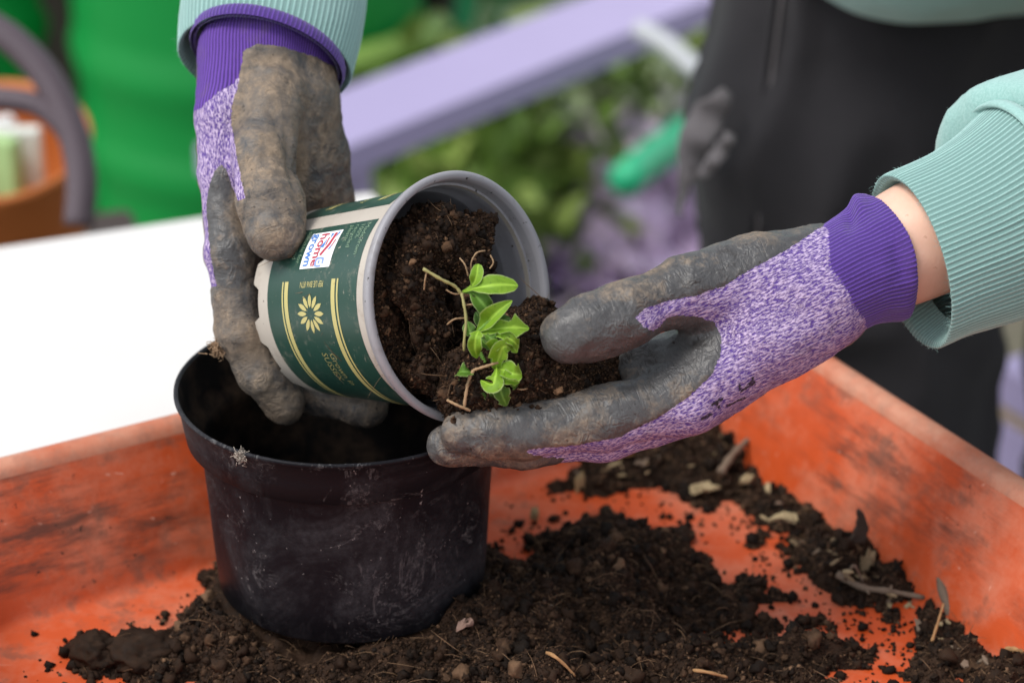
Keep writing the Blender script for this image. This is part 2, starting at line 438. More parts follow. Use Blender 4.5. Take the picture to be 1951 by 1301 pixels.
def mat_skin():
    m = M('skin')
    n = m.noise(60, 5, .6); f = m.noise(500, 3, .6)
    c = m.mix(n, (.60, .345, .245), (.76, .50, .385)); c = m.mix(m.math('MULTIPLY', m.step(m.noise(240, 2), .68, .72), .35), c, (.36, .16, .09))
    m.b.subsurface_method = 'RANDOM_WALK'
    return m.out(c, .5, m.bump(f, .3, .0006), .35, Subsurface_Weight=.15, Subsurface_Scale=.006, Subsurface_Radius=(1.0, .4, .2))
def mat_soil(name, lo, mid, hi):
    m = M(name); v = m.attr('tone')
    n = m.noise(260, 5, .7); n2 = m.noise(45, 4, .6)
    k = m.math('ADD', m.math('MULTIPLY', v, .55), m.math('ADD', m.math('MULTIPLY', n, .35), m.math('MULTIPLY', n2, .2)))
    c = m.ramp(k, [(.30, lo), (.58, mid), (.85, hi)])
    return m.out(c, m.ramp(n, [(.3, .55), (.7, .95)]), m.bump(m.noise(900, 4, .7), .7, .0008), .16)
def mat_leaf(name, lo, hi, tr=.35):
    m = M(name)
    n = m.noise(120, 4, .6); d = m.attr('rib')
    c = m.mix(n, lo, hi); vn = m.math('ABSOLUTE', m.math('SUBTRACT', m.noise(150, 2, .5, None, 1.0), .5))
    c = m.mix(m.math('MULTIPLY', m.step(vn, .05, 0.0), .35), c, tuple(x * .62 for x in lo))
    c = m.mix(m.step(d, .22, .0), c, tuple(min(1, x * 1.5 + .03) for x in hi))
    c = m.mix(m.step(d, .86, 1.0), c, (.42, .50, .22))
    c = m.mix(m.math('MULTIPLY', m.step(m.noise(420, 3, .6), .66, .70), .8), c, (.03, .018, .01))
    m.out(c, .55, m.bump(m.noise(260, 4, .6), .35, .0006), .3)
    t = m.n('ShaderNodeBsdfTranslucent', {'Color': tuple(min(1, x * 1.6) for x in hi)})
    mx = m.n('ShaderNodeMixShader', {0: tr}); m.t.links.new(m.b.outputs[0], mx.inputs[1]); m.t.links.new(t.outputs[0], mx.inputs[2])
    m.t.links.new(mx.outputs[0], m.N['Material Output'].inputs[0]); return m.m

TRAY, RIM = mat_tray(), mat_rim()
BPOT, BIN_ = mat_black_pot(), mat_pot_inside()
GREY, TAUPE = mat_grey_rim(), mat_taupe()
GREEN_PRINT = mat_print('dark_green_print', (.017, .055, .041), .9)
GOLD = mat_print('pale_gold_print', (.46, .41, .16), .25)
STICK = mat_print('white_sticker', (.80, .79, .80), .06, .4)
RED_INK, BLUE_INK, PALE_BLUE = mat_print('red_ink', (.40, .045, .075), .15), mat_print('blue_ink', (.075, .20, .52), .15), mat_print('pale_blue_ink', (.22, .32, .62), .15)
FADED_GOLD = mat_print('rubbed_gold_print', (.27, .25, .10), .9)
PALE_TXT = mat_print('faded_print', (.17, .26, .17), .3)
GLOVE = mat_glove()
CUFF_P = mat_knit('purple_rib_knit', (.085, .035, .255), (.145, .065, .40), 1)
MINT_RIB = mat_knit('mint_rib_knit', (.235, .42, .39), (.35, .55, .515), 1)
FLEECE = mat_fleece(); SKIN = mat_skin()
TROUS = mat_trousers('black_trouser_cotton', (.011, .0104, .0125), (.030, .028, .0315))
FLAPM = mat_trousers('washed_grey_canvas', (.11, .10, .105), (.17, .155, .16))
SOIL = mat_soil('moist_compost', (.0085, .0044, .0023), (.038, .0190, .0098), (.19, .105, .056))
SOILG = mat_soil('spilled_compost', (.0078, .0043, .0024), (.034, .0176, .0096), (.18, .105, .060))
FIBRE = plain('straw_fibre', (.15, .085, .042), .8, .5, 90)
ROOTM = plain('pale_root', (.30, .19, .10), .75, .4, 150)
STEM = plain('seedling_stem', (.30, .27, .10), .6, .3, 120)
LEAF_A = mat_leaf('fresh_leaf', (.14, .29, .018), (.28, .44, .036))
LEAF_B = mat_leaf('mature_leaf', (.065, .165, .018), (.13, .26, .030))
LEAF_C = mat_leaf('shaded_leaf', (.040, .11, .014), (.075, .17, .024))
WHITE = plain('white_table_paint', (.655, .64, .62), .55, .07, 9, .3, .2)

# ------------------------------------------------------------------ the setting
GZ = -0.78
g = M('garden_ground'); gn = g.noise(7, 6, .65); gf = g.noise(60, 5, .7)
gm = g.out(g.mix(gf, g.mix(gn, (.07, .075, .035), (.17, .14, .12)), (.12, .11, .07)), .9, g.bump(gf, .6, .01))
gs = 60
ground = obj('ground', [(-gs, -gs, GZ), (gs, -gs, GZ), (gs, gs, GZ), (-gs, gs, GZ)], [[0, 1, 2, 3]], gm, pivot=(0, 0, GZ), smooth=False)
tag(ground, 'trodden garden ground behind the potting table', kind='structure')

# white table
ty = math.radians(21.6); tu = np.array([math.cos(ty), math.sin(ty)]); tv = np.array([math.sin(ty), -math.cos(ty)])
far_r = np.array([-0.105, 1.706]); TW, TD = 1.25, 0.98
tc = far_r - tu * TW / 2 + tv * TD / 2
table = empty('table', (tc[0], tc[1], GZ)); tag(table, 'white garden table top under the left side of the orange tray', 'table')
V, F = box((tc[0], tc[1], -.036), TW, TD, .031, ty, .004); obj('tabletop', V, F, WHITE, table, smooth=False)
for sx in (-1, 1):
    for sy in (-1, 1):
        p = tc + tu * sx * (TW / 2 - .06) + tv * sy * (TD / 2 - .06)
        V, F = box((p[0], p[1], GZ), .05, .05, -.0365 - GZ, ty, .003); obj('leg', V, F, WHITE, table, smooth=False)

# orange tray: frame n1 (towards the far left wall), n2 (towards the right wall)
YAW = math.radians(30); n1 = np.array([-math.sin(YAW), math.cos(YAW)]); n2 = np.array([math.cos(YAW), math.sin(YAW)])
A0, A1, B0, B1 = 0.42, 1.076, 0.272, 0.747
def rrect(out, z, r, k=10):
    a0, a1, b0, b1 = A0 - out, A1 + out, B0 - out, B1 + out; P = []
    for cx, cy, s0 in ((b1 - r, a1 - r, 0), (b0 + r, a1 - r, 90), (b0 + r, a0 + r, 180), (b1 - r, a0 + r, 270)):
        for i in range(k + 1):
            t = math.radians(s0 + 90 * i / k); b, a = cx + r * math.cos(t), cy + r * math.sin(t)
            P.append((*(a * n1 + b * n2), z))
    return np.array(P)
def rings2mesh(R, cap0=False, cap1=False):
    m = len(R[0]); V = np.concatenate(R); F = []
    for i in range(len(R) - 1):
        for j in range(m): F.append([i * m + j, i * m + (j + 1) % m, (i + 1) * m + (j + 1) % m, (i + 1) * m + j])
    if cap0: F.append(list(range(m))[::-1])
    if cap1: F.append([(len(R) - 1) * m + j for j in range(m)])
    return V, F
tray_c = ((A0 + A1) / 2) * n1 + ((B0 + B1) / 2) * n2
R = [rrect(-.016, 0, .045)]
for t in (0.2, .4, .6, .8, 1.0):
    an = t * math.radians(70); R.append(rrect(-.016 + .010 + .0065 * math.sin(an) / math.sin(math.radians(70)), .0085 * (1 - math.cos(an)), .045 + .008 * t))
R += [rrect(.009, .034, .056), rrect(.018, .056, .060), rrect(.025, .0735, .064)]
V, F = rings2mesh(R, cap0=False); F.append(list(range(len(R[0]))))     # inside skin with its floor
F = [f[::-1] for f in F[:-1]] + [F[-1]]
R2 = [rrect(-.016, -.0035, .045), rrect(.004, -.0035, .05), rrect(.012, .010, .055), rrect(.029, .066, .064)]
V2, F2 = rings2mesh(R2); F2.append(list(range(len(R2[0])))[::-1])
V, F = merge([(V, F), (V2, F2)])
tray = obj('potting_tray', V, F, TRAY, pivot=(tray_c[0], tray_c[1], 0)); tag(tray, 'large dirty orange plastic potting tray holding spilled compost and the black pot', 'tray')
R3 = [rrect(.0250, .0735, .064), rrect(.0262, .0775, .064), rrect(.0295, .0800, .066), rrect(.0345, .0805, .068), rrect(.0385, .0790, .070), rrect(.0405, .0755, .072), rrect(.0405, .067, .072), rrect(.0375, .066, .070), rrect(.029, .066, .064)]
V, F = rings2mesh(R3); F = [f[::-1] for f in F]
obj('rim', V, F, RIM, tray)

# ------------------------------------------------------------------ black pot
BP = np.array([-0.0855, 1.111, 0.0184]); PK = .983; BH = .1147
pot = empty('plant_pot', BP); tag(pot, 'large black plastic pot standing empty in the orange tray', 'plant pot')
outp = [(.060 * PK, .0005), (.0705 * PK, .0005), (.0722 * PK, .0025), (.0735 * PK, .02), (.0752 * PK, .05), (.0772 * PK, .08), (.0784 * PK, BH - .0275)]
band = [(.0784 * PK, BH - .0275), (.0800 * PK, BH - .0262), (.0838 * PK, BH - .0255), (.0850 * PK, BH - .0245), (.0866 * PK, BH - .014), (.0882 * PK, BH - .004), (.0893 * PK, BH - .0025), (.0900 * PK, BH - .0012), (.0899 * PK, BH), (.0886 * PK, BH + .0003), (.0876 * PK, BH - .0006)]
inn = [(.0876 * PK, BH - .0006), (.0862 * PK, BH - .005), (.0838 * PK, BH - .022), (.0770 * PK, BH - .0275), (.0755 * PK, .08), (.0725 * PK, .02), (.071 * PK, .004), (.0 * PK, .004)]
V, F = lathe(outp, 128, BP); obj('body', V, F[:-1], BPOT, pot)
V, F = lathe(band, 128, BP, caps=False); obj('rim', V, F, BPOT, pot)
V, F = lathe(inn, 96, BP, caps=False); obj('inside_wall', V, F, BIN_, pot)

# ------------------------------------------------------------------ small grey pot, tipped
dR = 1.281; cR = pc(881, 566, dR); a_ = np.array([.707, 0, -.707]); cB = cR - a_ / np.linalg.norm(a_) * .112 * SZ; cB[1] = -(574 - 650.5) / FPX * cB[2]
PA = cR - cB; PL = float(np.linalg.norm(PA)); PA = PA / PL
E1 = np.array([0, 1., 0]); E1 -= PA * (E1 @ PA); E1 /= np.linalg.norm(E1); E2 = np.cross(PA, E1)
Rw = np.stack([XH, UP, FW])
pA, pE1, pE2, pB = PA @ Rw, E1 @ Rw, E2 @ Rw, c2w(cB)
PR0, PR1 = .0515 * SZ, .0605 * SZ
def prad(t): return PR0 + (PR1 - PR0) * t
def cone(t, phi, off=0.0):            # point on the printed wall of the small pot; phi in degrees
    t = np.asarray(t, float); phi = np.radians(np.asarray(phi, float)); r = prad(t) + off
    return pB + np.multiply.outer(t * PL, pA) + (r * np.cos(phi))[..., None] * pE1 + (r * np.sin(phi))[..., None] * pE2
def pc_rt(P):                          # world points -> axial t and radius
    q = P - pB; t = q @ pA; rad = np.linalg.norm(q - np.multiply.outer(t, pA), axis=-1); return t / PL, rad
small = empty('small_plant_pot', pB); tag(small, 'small grey pot with a green printed wrap, tipped on its side in the gloves', 'plant pot')
nph = 240; ph = np.linspace(0, 360, nph, endpoint=False)
foot = np.clip(np.abs(((ph + 20) % 36) - 18) - 6.5, 0, 3.0) / 3.0          # castellated foot
tb = .045 * foot
rows = [np.stack([cone(tt, p) for tt, p in zip(tb, ph)])]
for t in (.06, .12, .3, .5, .7, .85, .925): rows.append(cone(np.full(nph, t), ph))
V = np.concatenate(rows); i, j = np.meshgrid(np.arange(len(rows) - 1), np.arange(nph), indexing='ij'); a = (i * nph + j).ravel(); b = (i * nph + (j + 1) % nph).ravel()
F = np.stack([a, b, b + nph, a + nph], 1)[:, ::-1].tolist()
V2, F2 = lathe([(0, .05 * PL), (PR0 - .003, .05 * PL), (PR0 - .001, .045 * PL)], 96, pB, pA, pE1, pE2, caps=False)
Vm, Fm = merge([(V, F), (V2, F2)]); obj('wall', Vm, Fm, TAUPE, small)
H = PL
prof = [(prad(.925), .925 * H), (.0625 * SZ, .932 * H), (.0645 * SZ, .94 * H), (.0658 * SZ, .955 * H), (.0668 * SZ, .98 * H), (.0670 * SZ, .993 * H), (.0664 * SZ, 1.003 * H), (.0652 * SZ, 1.006 * H), (.0636 * SZ, 1.004 * H), (.0626 * SZ, .996 * H), (.0618 * SZ, .975 * H)]
V, F = lathe(prof, 160, pB, pA, pE1, pE2, caps=False); obj('rim', V, F, GREY, small)
prof = [(.0618 * SZ, .975 * H), (.0614 * SZ, .945 * H), (.0606 * SZ, .915 * H), (.0598 * SZ, .905 * H), (.0594 * SZ, .893 * H), (.0588 * SZ, .86 * H), (.0583 * SZ, .80 * H), (.0574 * SZ, .79 * H), (.0571 * SZ, .775 * H), (.0555 * SZ, .55 * H), (.0515 * SZ, .1 * H), (0, .09 * H)]
V, F = lathe(prof, 128, pB, pA, pE1, pE2, caps=False); obj('inside_wall', V, F, GREY, small)
# print and sticker
def patch(name, t0, t1, p0, p1, off, mat, parent, nt=8, npn=40, rnd=0.0):
    T, Pp = np.meshgrid(np.linspace(0, 1, nt), np.linspace(0, 1, npn), indexing='ij')
    V = cone((t0 + (t1 - t0) * T).ravel(), (p0 + (p1 - p0) * Pp).ravel(), off)
    i, j = np.meshgrid(np.arange(nt - 1), np.arange(npn - 1), indexing='ij'); a = (i * npn + j).ravel()
    F = np.stack([a, a + 1, a + npn + 1, a + npn], 1)
    if (p1 - p0) * (t1 - t0) > 0: F = F[:, ::-1]
    return obj(name, V, F, mat, parent)
wrap = patch('printed_wrap', .125, .842, -46.5, -200, .00015, GREEN_PRINT, small)
wrap2 = patch('printed_wrap', .125, .815, -34, 120, .00015, GREEN_PRINT, small)
for t0, t1 in ((.247, .258), (.268, .297), (.644, .674), (.686, .698)):
    patch('gold_line', t0, t1, -80.3, -196, .0003, GOLD, wrap, 2, 50)
    patch('gold_line', t0, t1, -25, 100, .0003, GOLD, wrap2, 2, 50)
def flat(name, polys, mp, mat, parent):
    """polygons in a flat drawing, laid on the pot by mp(x, y) -> (t, phi)."""
    V, F, o = [], [], 0
    for P in polys:
        P = np.asarray(P, float); V.append(P); F.append(list(range(o, o + len(P)))); o += len(P)
    V = np.concatenate(V); t, p, off = mp(V[:, 0], V[:, 1]); return obj(name, cone(t, p, off), F, mat, parent, smooth=False)
def text(name, s, size, mp, mat, parent, bold=0.0, sx=1.0):
    cu = bpy.data.curves.new('tmp', 'FONT'); cu.body = s; cu.size = size * SZ; cu.offset = bold; cu.resolution_u = 2; cu.space_line = .95
    to = bpy.data.objects.new('tmp', cu); COL.objects.link(to)
    dg = bpy.context.evaluated_depsgraph_get(); me = bpy.data.meshes.new_from_object(to.evaluated_get(dg))
    V = np.array([v.co for v in me.vertices]); F = [list(p.vertices) for p in me.polygons]
    bpy.data.objects.remove(to); bpy.data.meshes.remove(me); bpy.data.curves.remove(cu)
    t, p, off = mp(V[:, 0] * sx, V[:, 1]); return obj(name, cone(t, p, off), F, mat, parent, smooth=False)
def down(t0, p0, off=.0003):           # reads down the pot, letter tops towards the rim
    return lambda x, y: (t0 + y / PL, p0 - np.degrees(x / prad(t0)), off)
def left_(t0, p0, off=.0003):          # reads towards the base, upside down to the camera
    return lambda x, y: (t0 - x / PL, p0 - np.degrees(y / prad(t0)), off)
pet = []
for k in range(12):
    an = math.radians(30 * k); u = np.array([math.cos(an), math.sin(an)]); v = np.array([-u[1], u[0]])
    pet.append([u * r * .001 * SZ + v * w_ * .001 * SZ for r, w_ in ((3.4, 0), (5.0, .95), (7.2, 1.45), (9.4, 1.2), (11.6, 0), (9.4, -1.2), (7.2, -1.45), (5.0, -.95))])
flat('flower_emblem', pet, lambda x, y: (.475 + y / PL * 1.02, -98.6 - np.degrees(x / .0558 / SZ) * .93, .0003), GOLD, wrap)
text('lettering', 'PEP LIE BN6 8TN', .0048, left_(.580, -80.9), GOLD, wrap, 0, .60)
text('lettering', 'Grown in\nSUSSEX', .0070, down(.535, -121), FADED_GOLD, wrap, 0, .86)
text('lettering', 'Made from\n100%\nrecycled\nplastic', .0049, down(.775, -48.5), PALE_TXT, wrap, 0, .92)
text('lettering', 'suitable for\nreuse and\nrecycling', .0049, down(.325, -48.5), PALE_TXT, wrap, 0, .92)
text('lettering', 'Grown by', .007, down(.50, 5), GOLD, wrap2)
st = patch('sticker', .368, .606, -50.9, -73.5, .0003, STICK, small, 3, 12)
SW, SH = .0215, .0266                  # sticker drawing: x down the pot 0..SW, y towards the rim 0..SH
sm_ = lambda x, y: (.368 + y / PL * SZ, -50.9 - np.degrees(x / .0562 / SZ), .00045)
text('lettering', 'home', .0095, lambda x, y: sm_(x / SZ + .0008, y / SZ + .0094), RED_INK, st, .00018, .86)
text('lettering', 'grown', .0088, lambda x, y: sm_(x / SZ + .0006, y / SZ + .0026), BLUE_INK, st, .00018, .83)
def q(*p): return [[a * .001, b * .001] for a, b in p]
flat('roof_emblem', [q((1.2, 21.0), (7.6, 19.5), (8.6, 21.5), (1.8, 23.4)), q((7.6, 19.5), (13.6, 14.6), (14.2, 16.6), (8.6, 21.5)), q((5.6, 23.9), (10.0, 22.3), (9.6, 23.3), (5.8, 25.0)), q((4.0, 17.0), (8.6, 16.9), (8.6, 17.8), (4.0, 18.2))], sm_, RED_INK, st)
flat('roof_emblem', [q((4.6, 16.3), (9.6, 12.9), (9.6, 16.2)), q((1.4, 18.0), (4.6, 18.6), (2.0, 20.3)), q((1.0, 24.0), (4.6, 23.3), (1.4, 25.6)), q((8.6, 22.8), (11.4, 20.6), (10.8, 22.9))], sm_, BLUE_INK, st)
sw = []
an = np.linspace(0, 2 * np.pi, 25)
for k in range(24):
    if 2 <= k <= 4: continue
    f = lambda t, r: [(.0176 + .0026 * r * np.sign(np.cos(t)) * abs(np.cos(t)) ** .6), (.0165 + .0040 * r * np.sign(np.sin(t)) * abs(np.sin(t)) ** .6)]
    sw.append([f(an[k], 1), f(an[k + 1], 1), f(an[k + 1], .62), f(an[k], .62)])
sw.append(q((16.8, 15.6), (18.3, 15.6), (18.3, 17.0), (16.8, 17.0)))
flat('swirl_emblem', sw, sm_, PALE_BLUE, st)

# ------------------------------------------------------------------ the person
person = empty('person', (.33, 1.62, GZ))
tag(person, 'person in mint sweatshirt, black trousers and purple knit gloves tipping a pot', 'person')

def poly_sd(P, poly):                 # signed distance to a polygon, positive inside
    P = np.asarray(P); A = np.asarray(poly, float); B = np.roll(A, -1, 0)
    d = np.full(len(P), 1e9); ins = np.zeros(len(P), bool)
    for a, b in zip(A, B):
        e = b - a; q = P - a; t = np.clip((q @ e) / (e @ e), 0, 1)
        d = np.minimum(d, np.linalg.norm(q - t[:, None] * e, axis=1))
        c = ((a[1] > P[:, 1]) != (b[1] > P[:, 1])) & (P[:, 0] < e[0] * (P[:, 1] - a[1]) / (e[1] + 1e-12) + a[0]); ins ^= c
    return np.where(ins, d, -d)
def ch(*pts): return [(*pc(x, y, d), r * .001 * SZ) for x, y, d, r in pts]

def glove(palm, fingers, thumb, kpalm, kf, h, axis, knit, cuffpoly, wrist, dust, cut=None, folds=(), kt=.009, ink=()):
    allc = palm + fingers + [thumb]
    lo, hi = bounds(allc, .006); fd = Field(lo, hi, h)
    D = None
    for c in palm:
        x = fd.chain(c); D = x if D is None else smin(D, x, kpalm)
    base = D
    for c in fingers: D = smin(D, smin(base, fd.chain(c, .006), kf), .0016)
    D = smin(D, smin(base, fd.chain(thumb, .008), kt), .003)
    if cut is not None:
        p, n = cut; D = np.maximum(D, sum((fd.P[k] - np.float32(p[k])) * np.float32(n[k]) for k in range(3)))
    V, F = fd.mesh(D, 3)
    N = vnormals(V, F)
    PXY = np.stack([V[:, 0] / V[:, 2] * FPX + 975.5, 650.5 - V[:, 1] / V[:, 2] * FPX], 1)
    mm = V[:, 2] / FPX * 1000
    kn = poly_sd(PXY, knit) * mm
    face = -(N * V).sum(1) / np.linalg.norm(V, axis=1)       # the knit back of the hand faces this way
    kn = np.minimum(kn, (face + .12) * 14)
    coat = -kn
    cuff = np.full(len(V), -9.0) if cuffpoly is None else poly_sd(PXY, cuffpoly) * mm
    ax = axis / np.linalg.norm(axis); b = np.cross(ax, [0, 0, 1.]); b /= np.linalg.norm(b); c = np.cross(ax, b)
    uvw = np.stack([V @ ax, V @ b, V @ c], 1)
    q = V - wrist; rib = np.arctan2(q @ b, q @ c) * 36.0
    # latex skin stands proud, soft folds and lumps
    s = np.clip(coat / 1.2, 0, 1)
    V = V + N * (s * .0006 + .0008 * fbm(V, 70, 3, 3) + .0004 * s * fbm(V * 1.0, 210, 3, 9))[:, None]
    for (fx, fy, dx, dy, wd, ln, am) in folds:               # creases across the fingers
        u = ((PXY[:, 0] - fx) * dx + (PXY[:, 1] - fy) * dy); v = (-(PXY[:, 0] - fx) * dy + (PXY[:, 1] - fy) * dx)
        V = V + N * (am * .001 * np.exp(-(v / wd) ** 2) * np.exp(-(u / ln) ** 4) * (face > -.1))[:, None]
    dv = dust(PXY, V) if dust else np.zeros(len(V))
    ink_ = np.zeros(len(V))
    for a, b_, wd in ink:
        a, b_ = np.array(a, float), np.array(b_, float); e = b_ - a; t = np.clip(((PXY - a) @ e) / (e @ e), 0, 1)
        ink_ = np.maximum(ink_, (1 - np.linalg.norm(PXY - a - t[:, None] * e, axis=1) / wd) * (face > -.2))
    return V, F, dict(coat=coat, cuff=cuff, rib=rib, uvw=uvw, dusty=dv, ink=np.clip(ink_, 0, 1))

# ---- hand in the upper left (holds the small pot by its foot)
palmR = [ch((452, 92, 1.372, 20.5), (440, 225, 1.352, 18.5), (431, 330, 1.346, 14.2)),
         ch((568, 100, 1.385, 20), (577, 200, 1.380, 18.5), (607, 300, 1.392, 15.2), (624, 388, 1.402, 14.4)),
         ch((510, 100, 1.370, 22), (505, 230, 1.362, 19), (490, 350, 1.362, 16)),
         ch((540, 190, 1.372, 18), (560, 350, 1.382, 16))]
fingR = [ch((430, 332, 1.346, 14.0), (438, 480, 1.336, 13.4), (460, 632, 1.337, 12.9), (500, 708, 1.343, 12.2), (541, 766, 1.351, 11.6)),
         ch((487, 360, 1.362, 15), (500, 500, 1.368, 13.5), (530, 650, 1.377, 12.8), (602, 748, 1.375, 11.8), (700, 776, 1.362, 11.0)),
         ch((550, 370, 1.385, 14), (570, 520, 1.392, 13), (600, 680, 1.402, 12), (660, 738, 1.405, 11), (712, 748, 1.40, 10.3)),
         ch((615, 385, 1.402, 13.5), (640, 500, 1.415, 12), (665, 600, 1.422, 11), (700, 650, 1.42, 9.5))]
thR = ch((522, 185, 1.352, 18.5), (500, 300, 1.328, 15.6), (513, 380, 1.314, 16.2), (525, 440, 1.307, 15.9))
knitR = [(372, 230), (455, 148), (452, 168), (441, 205), (441, 240), (451, 292), (461, 345), (468, 378), (455, 382), (440, 350), (431, 322), (420, 313), (407, 330), (398, 360), (394, 410), (395, 450), (401, 490), (412, 545), (350, 560), (330, 300)]
cuffR = [(300, 0), (470, 0), (470, 92), (452, 160), (382, 212), (340, 235)]
knitR = [(330, 235), (340, 0), (520, 0), (640, 60), (655, 140), (600, 108), (540, 90), (490, 84), (464, 97), (456, 148)] + knitR[2:]
cuffR = [(300, -20), (700, -20), (690, 200), (600, 150), (464, 140), (456, 150), (382, 205), (330, 235)]
def dustR(PX, V):
    d = .13 * np.exp(-(((PX[:, 0] - 560) / 90) ** 2 + ((PX[:, 1] - 190) / 130) ** 2)) + .12 * np.exp(-(((PX[:, 0] - 520) / 60) ** 2 + ((PX[:, 1] - 430) / 70) ** 2))
    return d + .03 - .13 * np.exp(-(((PX[:, 0] - 415) / 30) ** 2 + ((PX[:, 1] - 400) / 110) ** 2))
c0 = pc(510, 70, 1.378); cdir = np.array([.02, .80, .55]); cdir /= np.linalg.norm(cdir)
V, F, at = glove(palmR, fingR, thR, .014, .007, .0012, pc(505, 400, 1.35) - pc(505, 100, 1.38), knitR, cuffR, pc(508, 150, 1.37), dustR,
                 cut=(c0, cdir), folds=[(510, 335, 1, .02, 5, 60, -.55), (510, 345, 1, .02, 5, 60, .5), (520, 382, 1, 0, 6, 55, -.3), (470, 560, .9, .3, 9, 60, .35), (450, 520, .9, .3, 9, 60, -.35), (545, 285, .35, .94, 12, 75, -1.6), (560, 150, 1, .35, 8, 120, .7), (445, 440, .95, .2, 8, 50, .35), (553, 300, .12, .99, 7, 70, -1.6), (600, 330, .2, .98, 14, 70, .8), (590, 210, .5, .86, 9, 60, -.7), (425, 470, .95, .25, 6, 40, -.4), (520, 300, 1, .05, 5, 50, -.35)], kt=.0045)
gloveR = obj('glove', c2w(V), F[:, ::-1], GLOVE, person, attrs=at); tag(gloveR, 'dusty glove coming down from above with its thumb on the small pot')
# rolled hem of that glove
lr = []
for k in range(15):
    t = k / 14 * 2 * math.pi * .82 - .9
    s_ = 1 + .045 * math.cos(t); off = .0042 * math.sin(t)
    lr.append((s_, off))
c_, u_, v_ = pxring(507, 116, 1.374, 141, 30, 2, -64, -.034)
axis_w = np.cross(u_, v_); axis_w /= np.linalg.norm(axis_w)
if axis_w @ UP < 0: axis_w = -axis_w
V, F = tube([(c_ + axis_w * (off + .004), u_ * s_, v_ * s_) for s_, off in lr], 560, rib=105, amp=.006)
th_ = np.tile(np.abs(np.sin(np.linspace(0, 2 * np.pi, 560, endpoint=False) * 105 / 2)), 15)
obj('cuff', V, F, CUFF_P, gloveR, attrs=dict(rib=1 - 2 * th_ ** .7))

# ---- hand on the right (cups the compost)
palmL = [ch((1600, 540, 1.288, 25), (1475, 598, 1.285, 27.5)),
         ch((1540, 585, 1.285, 24), (1440, 652, 1.278, 21), (1310, 748, 1.272, 18.2)),
         ch((1540, 570, 1.300, 22), (1345, 742, 1.306, 17.5)),
         ch((1540, 560, 1.310, 20), (1360, 690, 1.335, 16.5)),
         ch((1238, 703, 1.287, 16.0), (1370, 690, 1.292, 19)),
         ch((1560, 520, 1.286, 22), (1440, 522, 1.276, 18.2), (1310, 553, 1.263, 15.0))]
fingL = [ch((1310, 756, 1.272, 18.0), (1150, 797, 1.264, 15.9), (1000, 820, 1.259, 13.3), (935, 823, 1.257, 12.0), (879, 822, 1.256, 10.7)),
         ch((1310, 772, 1.285, 16.5), (1150, 824, 1.280, 14.6), (1000, 847, 1.274, 11.3), (852, 848, 1.269, 10.1)),
         ch((1310, 765, 1.306, 16), (1150, 812, 1.302, 14), (1000, 832, 1.298, 11.5), (880, 828, 1.297, 9.8)),
         ch((1330, 745, 1.325, 15), (1190, 790, 1.325, 12.5), (1070, 802, 1.323, 10.5), (990, 795, 1.322, 9.3))]
thL = ch((1440, 522, 1.276, 18.0), (1310, 553, 1.263, 15.0), (1190, 598, 1.250, 15.4), (1130, 622, 1.246, 15.2), (1084, 639, 1.244, 14.0))
knitL = [(1640, 380), (1500, 476), (1440, 508), (1380, 545), (1330, 562), (1275, 573), (1228, 588), (1209, 606), (1226, 622), (1245, 630), (1256, 622), (1268, 608), (1290, 601), (1335, 606), (1360, 613), (1374, 640), (1374, 672), (1358, 712), (1312, 756), (1250, 798), (1180, 832), (1100, 846), (1010, 855), (1000, 861), (1030, 868), (1078, 872), (1055, 892), (1200, 930), (1440, 840), (1700, 660), (1720, 360)]
def dustL(PX, V):
    up = np.clip((PX[:, 1] - (560 - (PX[:, 0] - 1160) * .35)) / 60, -1.2, 1)
    return -.055 - .12 * up * (PX[:, 1] < 700) + .10 * np.exp(-(((PX[:, 0] - 1190) / 30) ** 2 + ((PX[:, 1] - 660) / 30) ** 2)) - .03 * np.exp(-(((PX[:, 0] - 1290) / 70) ** 2 + ((PX[:, 1] - 690) / 60) ** 2)) + .08 * np.exp(-(((PX[:, 0] - 930) / 120) ** 2 + ((PX[:, 1] - 870) / 12) ** 2))
INK = [((1408, 732), (1411, 745), 6), ((1411, 745), (1436, 731), 5), ((1433, 719), (1437, 731), 6), ((1424, 733), (1432, 727), 5), ((1358, 773), (1376, 761), 7), ((1366, 768), (1372, 778), 7), ((1338, 797), (1356, 790), 7), ((1385, 775), (1420, 757), 4)]
V, F, at = glove(palmL, fingL, thL, .016, .009, .0013, pc(1240, 800, 1.27) - pc(1540, 665, 1.285), knitL, None, pc(1540, 565, 1.285), dustL,
                 folds=[(1245, 618, .8, -.6, 10, 50, .7), (1300, 612, 1, .1, 7, 45, -.5), (1160, 835, .97, -.12, 4, 160, .25), (1195, 575, .3, .95, 7, 40, -.5), (1420, 600, .4, .9, 14, 120, .3)] + [(x, y, dx, dy, 4.5, ln, a) for x0, y0, dx, dy, ln in ((1150, 770, .25, .97, 50), (1002, 800, .12, .99, 40), (1192, 585, .35, .93, 48), (1300, 545, .3, .95, 45)) for k, a in ((-11, -.45), (0, -.6), (10, -.4)) for x, y in ((x0 + k * dy, y0 - k * dx),)], ink=INK)
gloveL = obj('glove', c2w(V), F[:, ::-1], GLOVE, person, attrs=at); tag(gloveL, 'glove cupping compost under the mouth of the small pot')
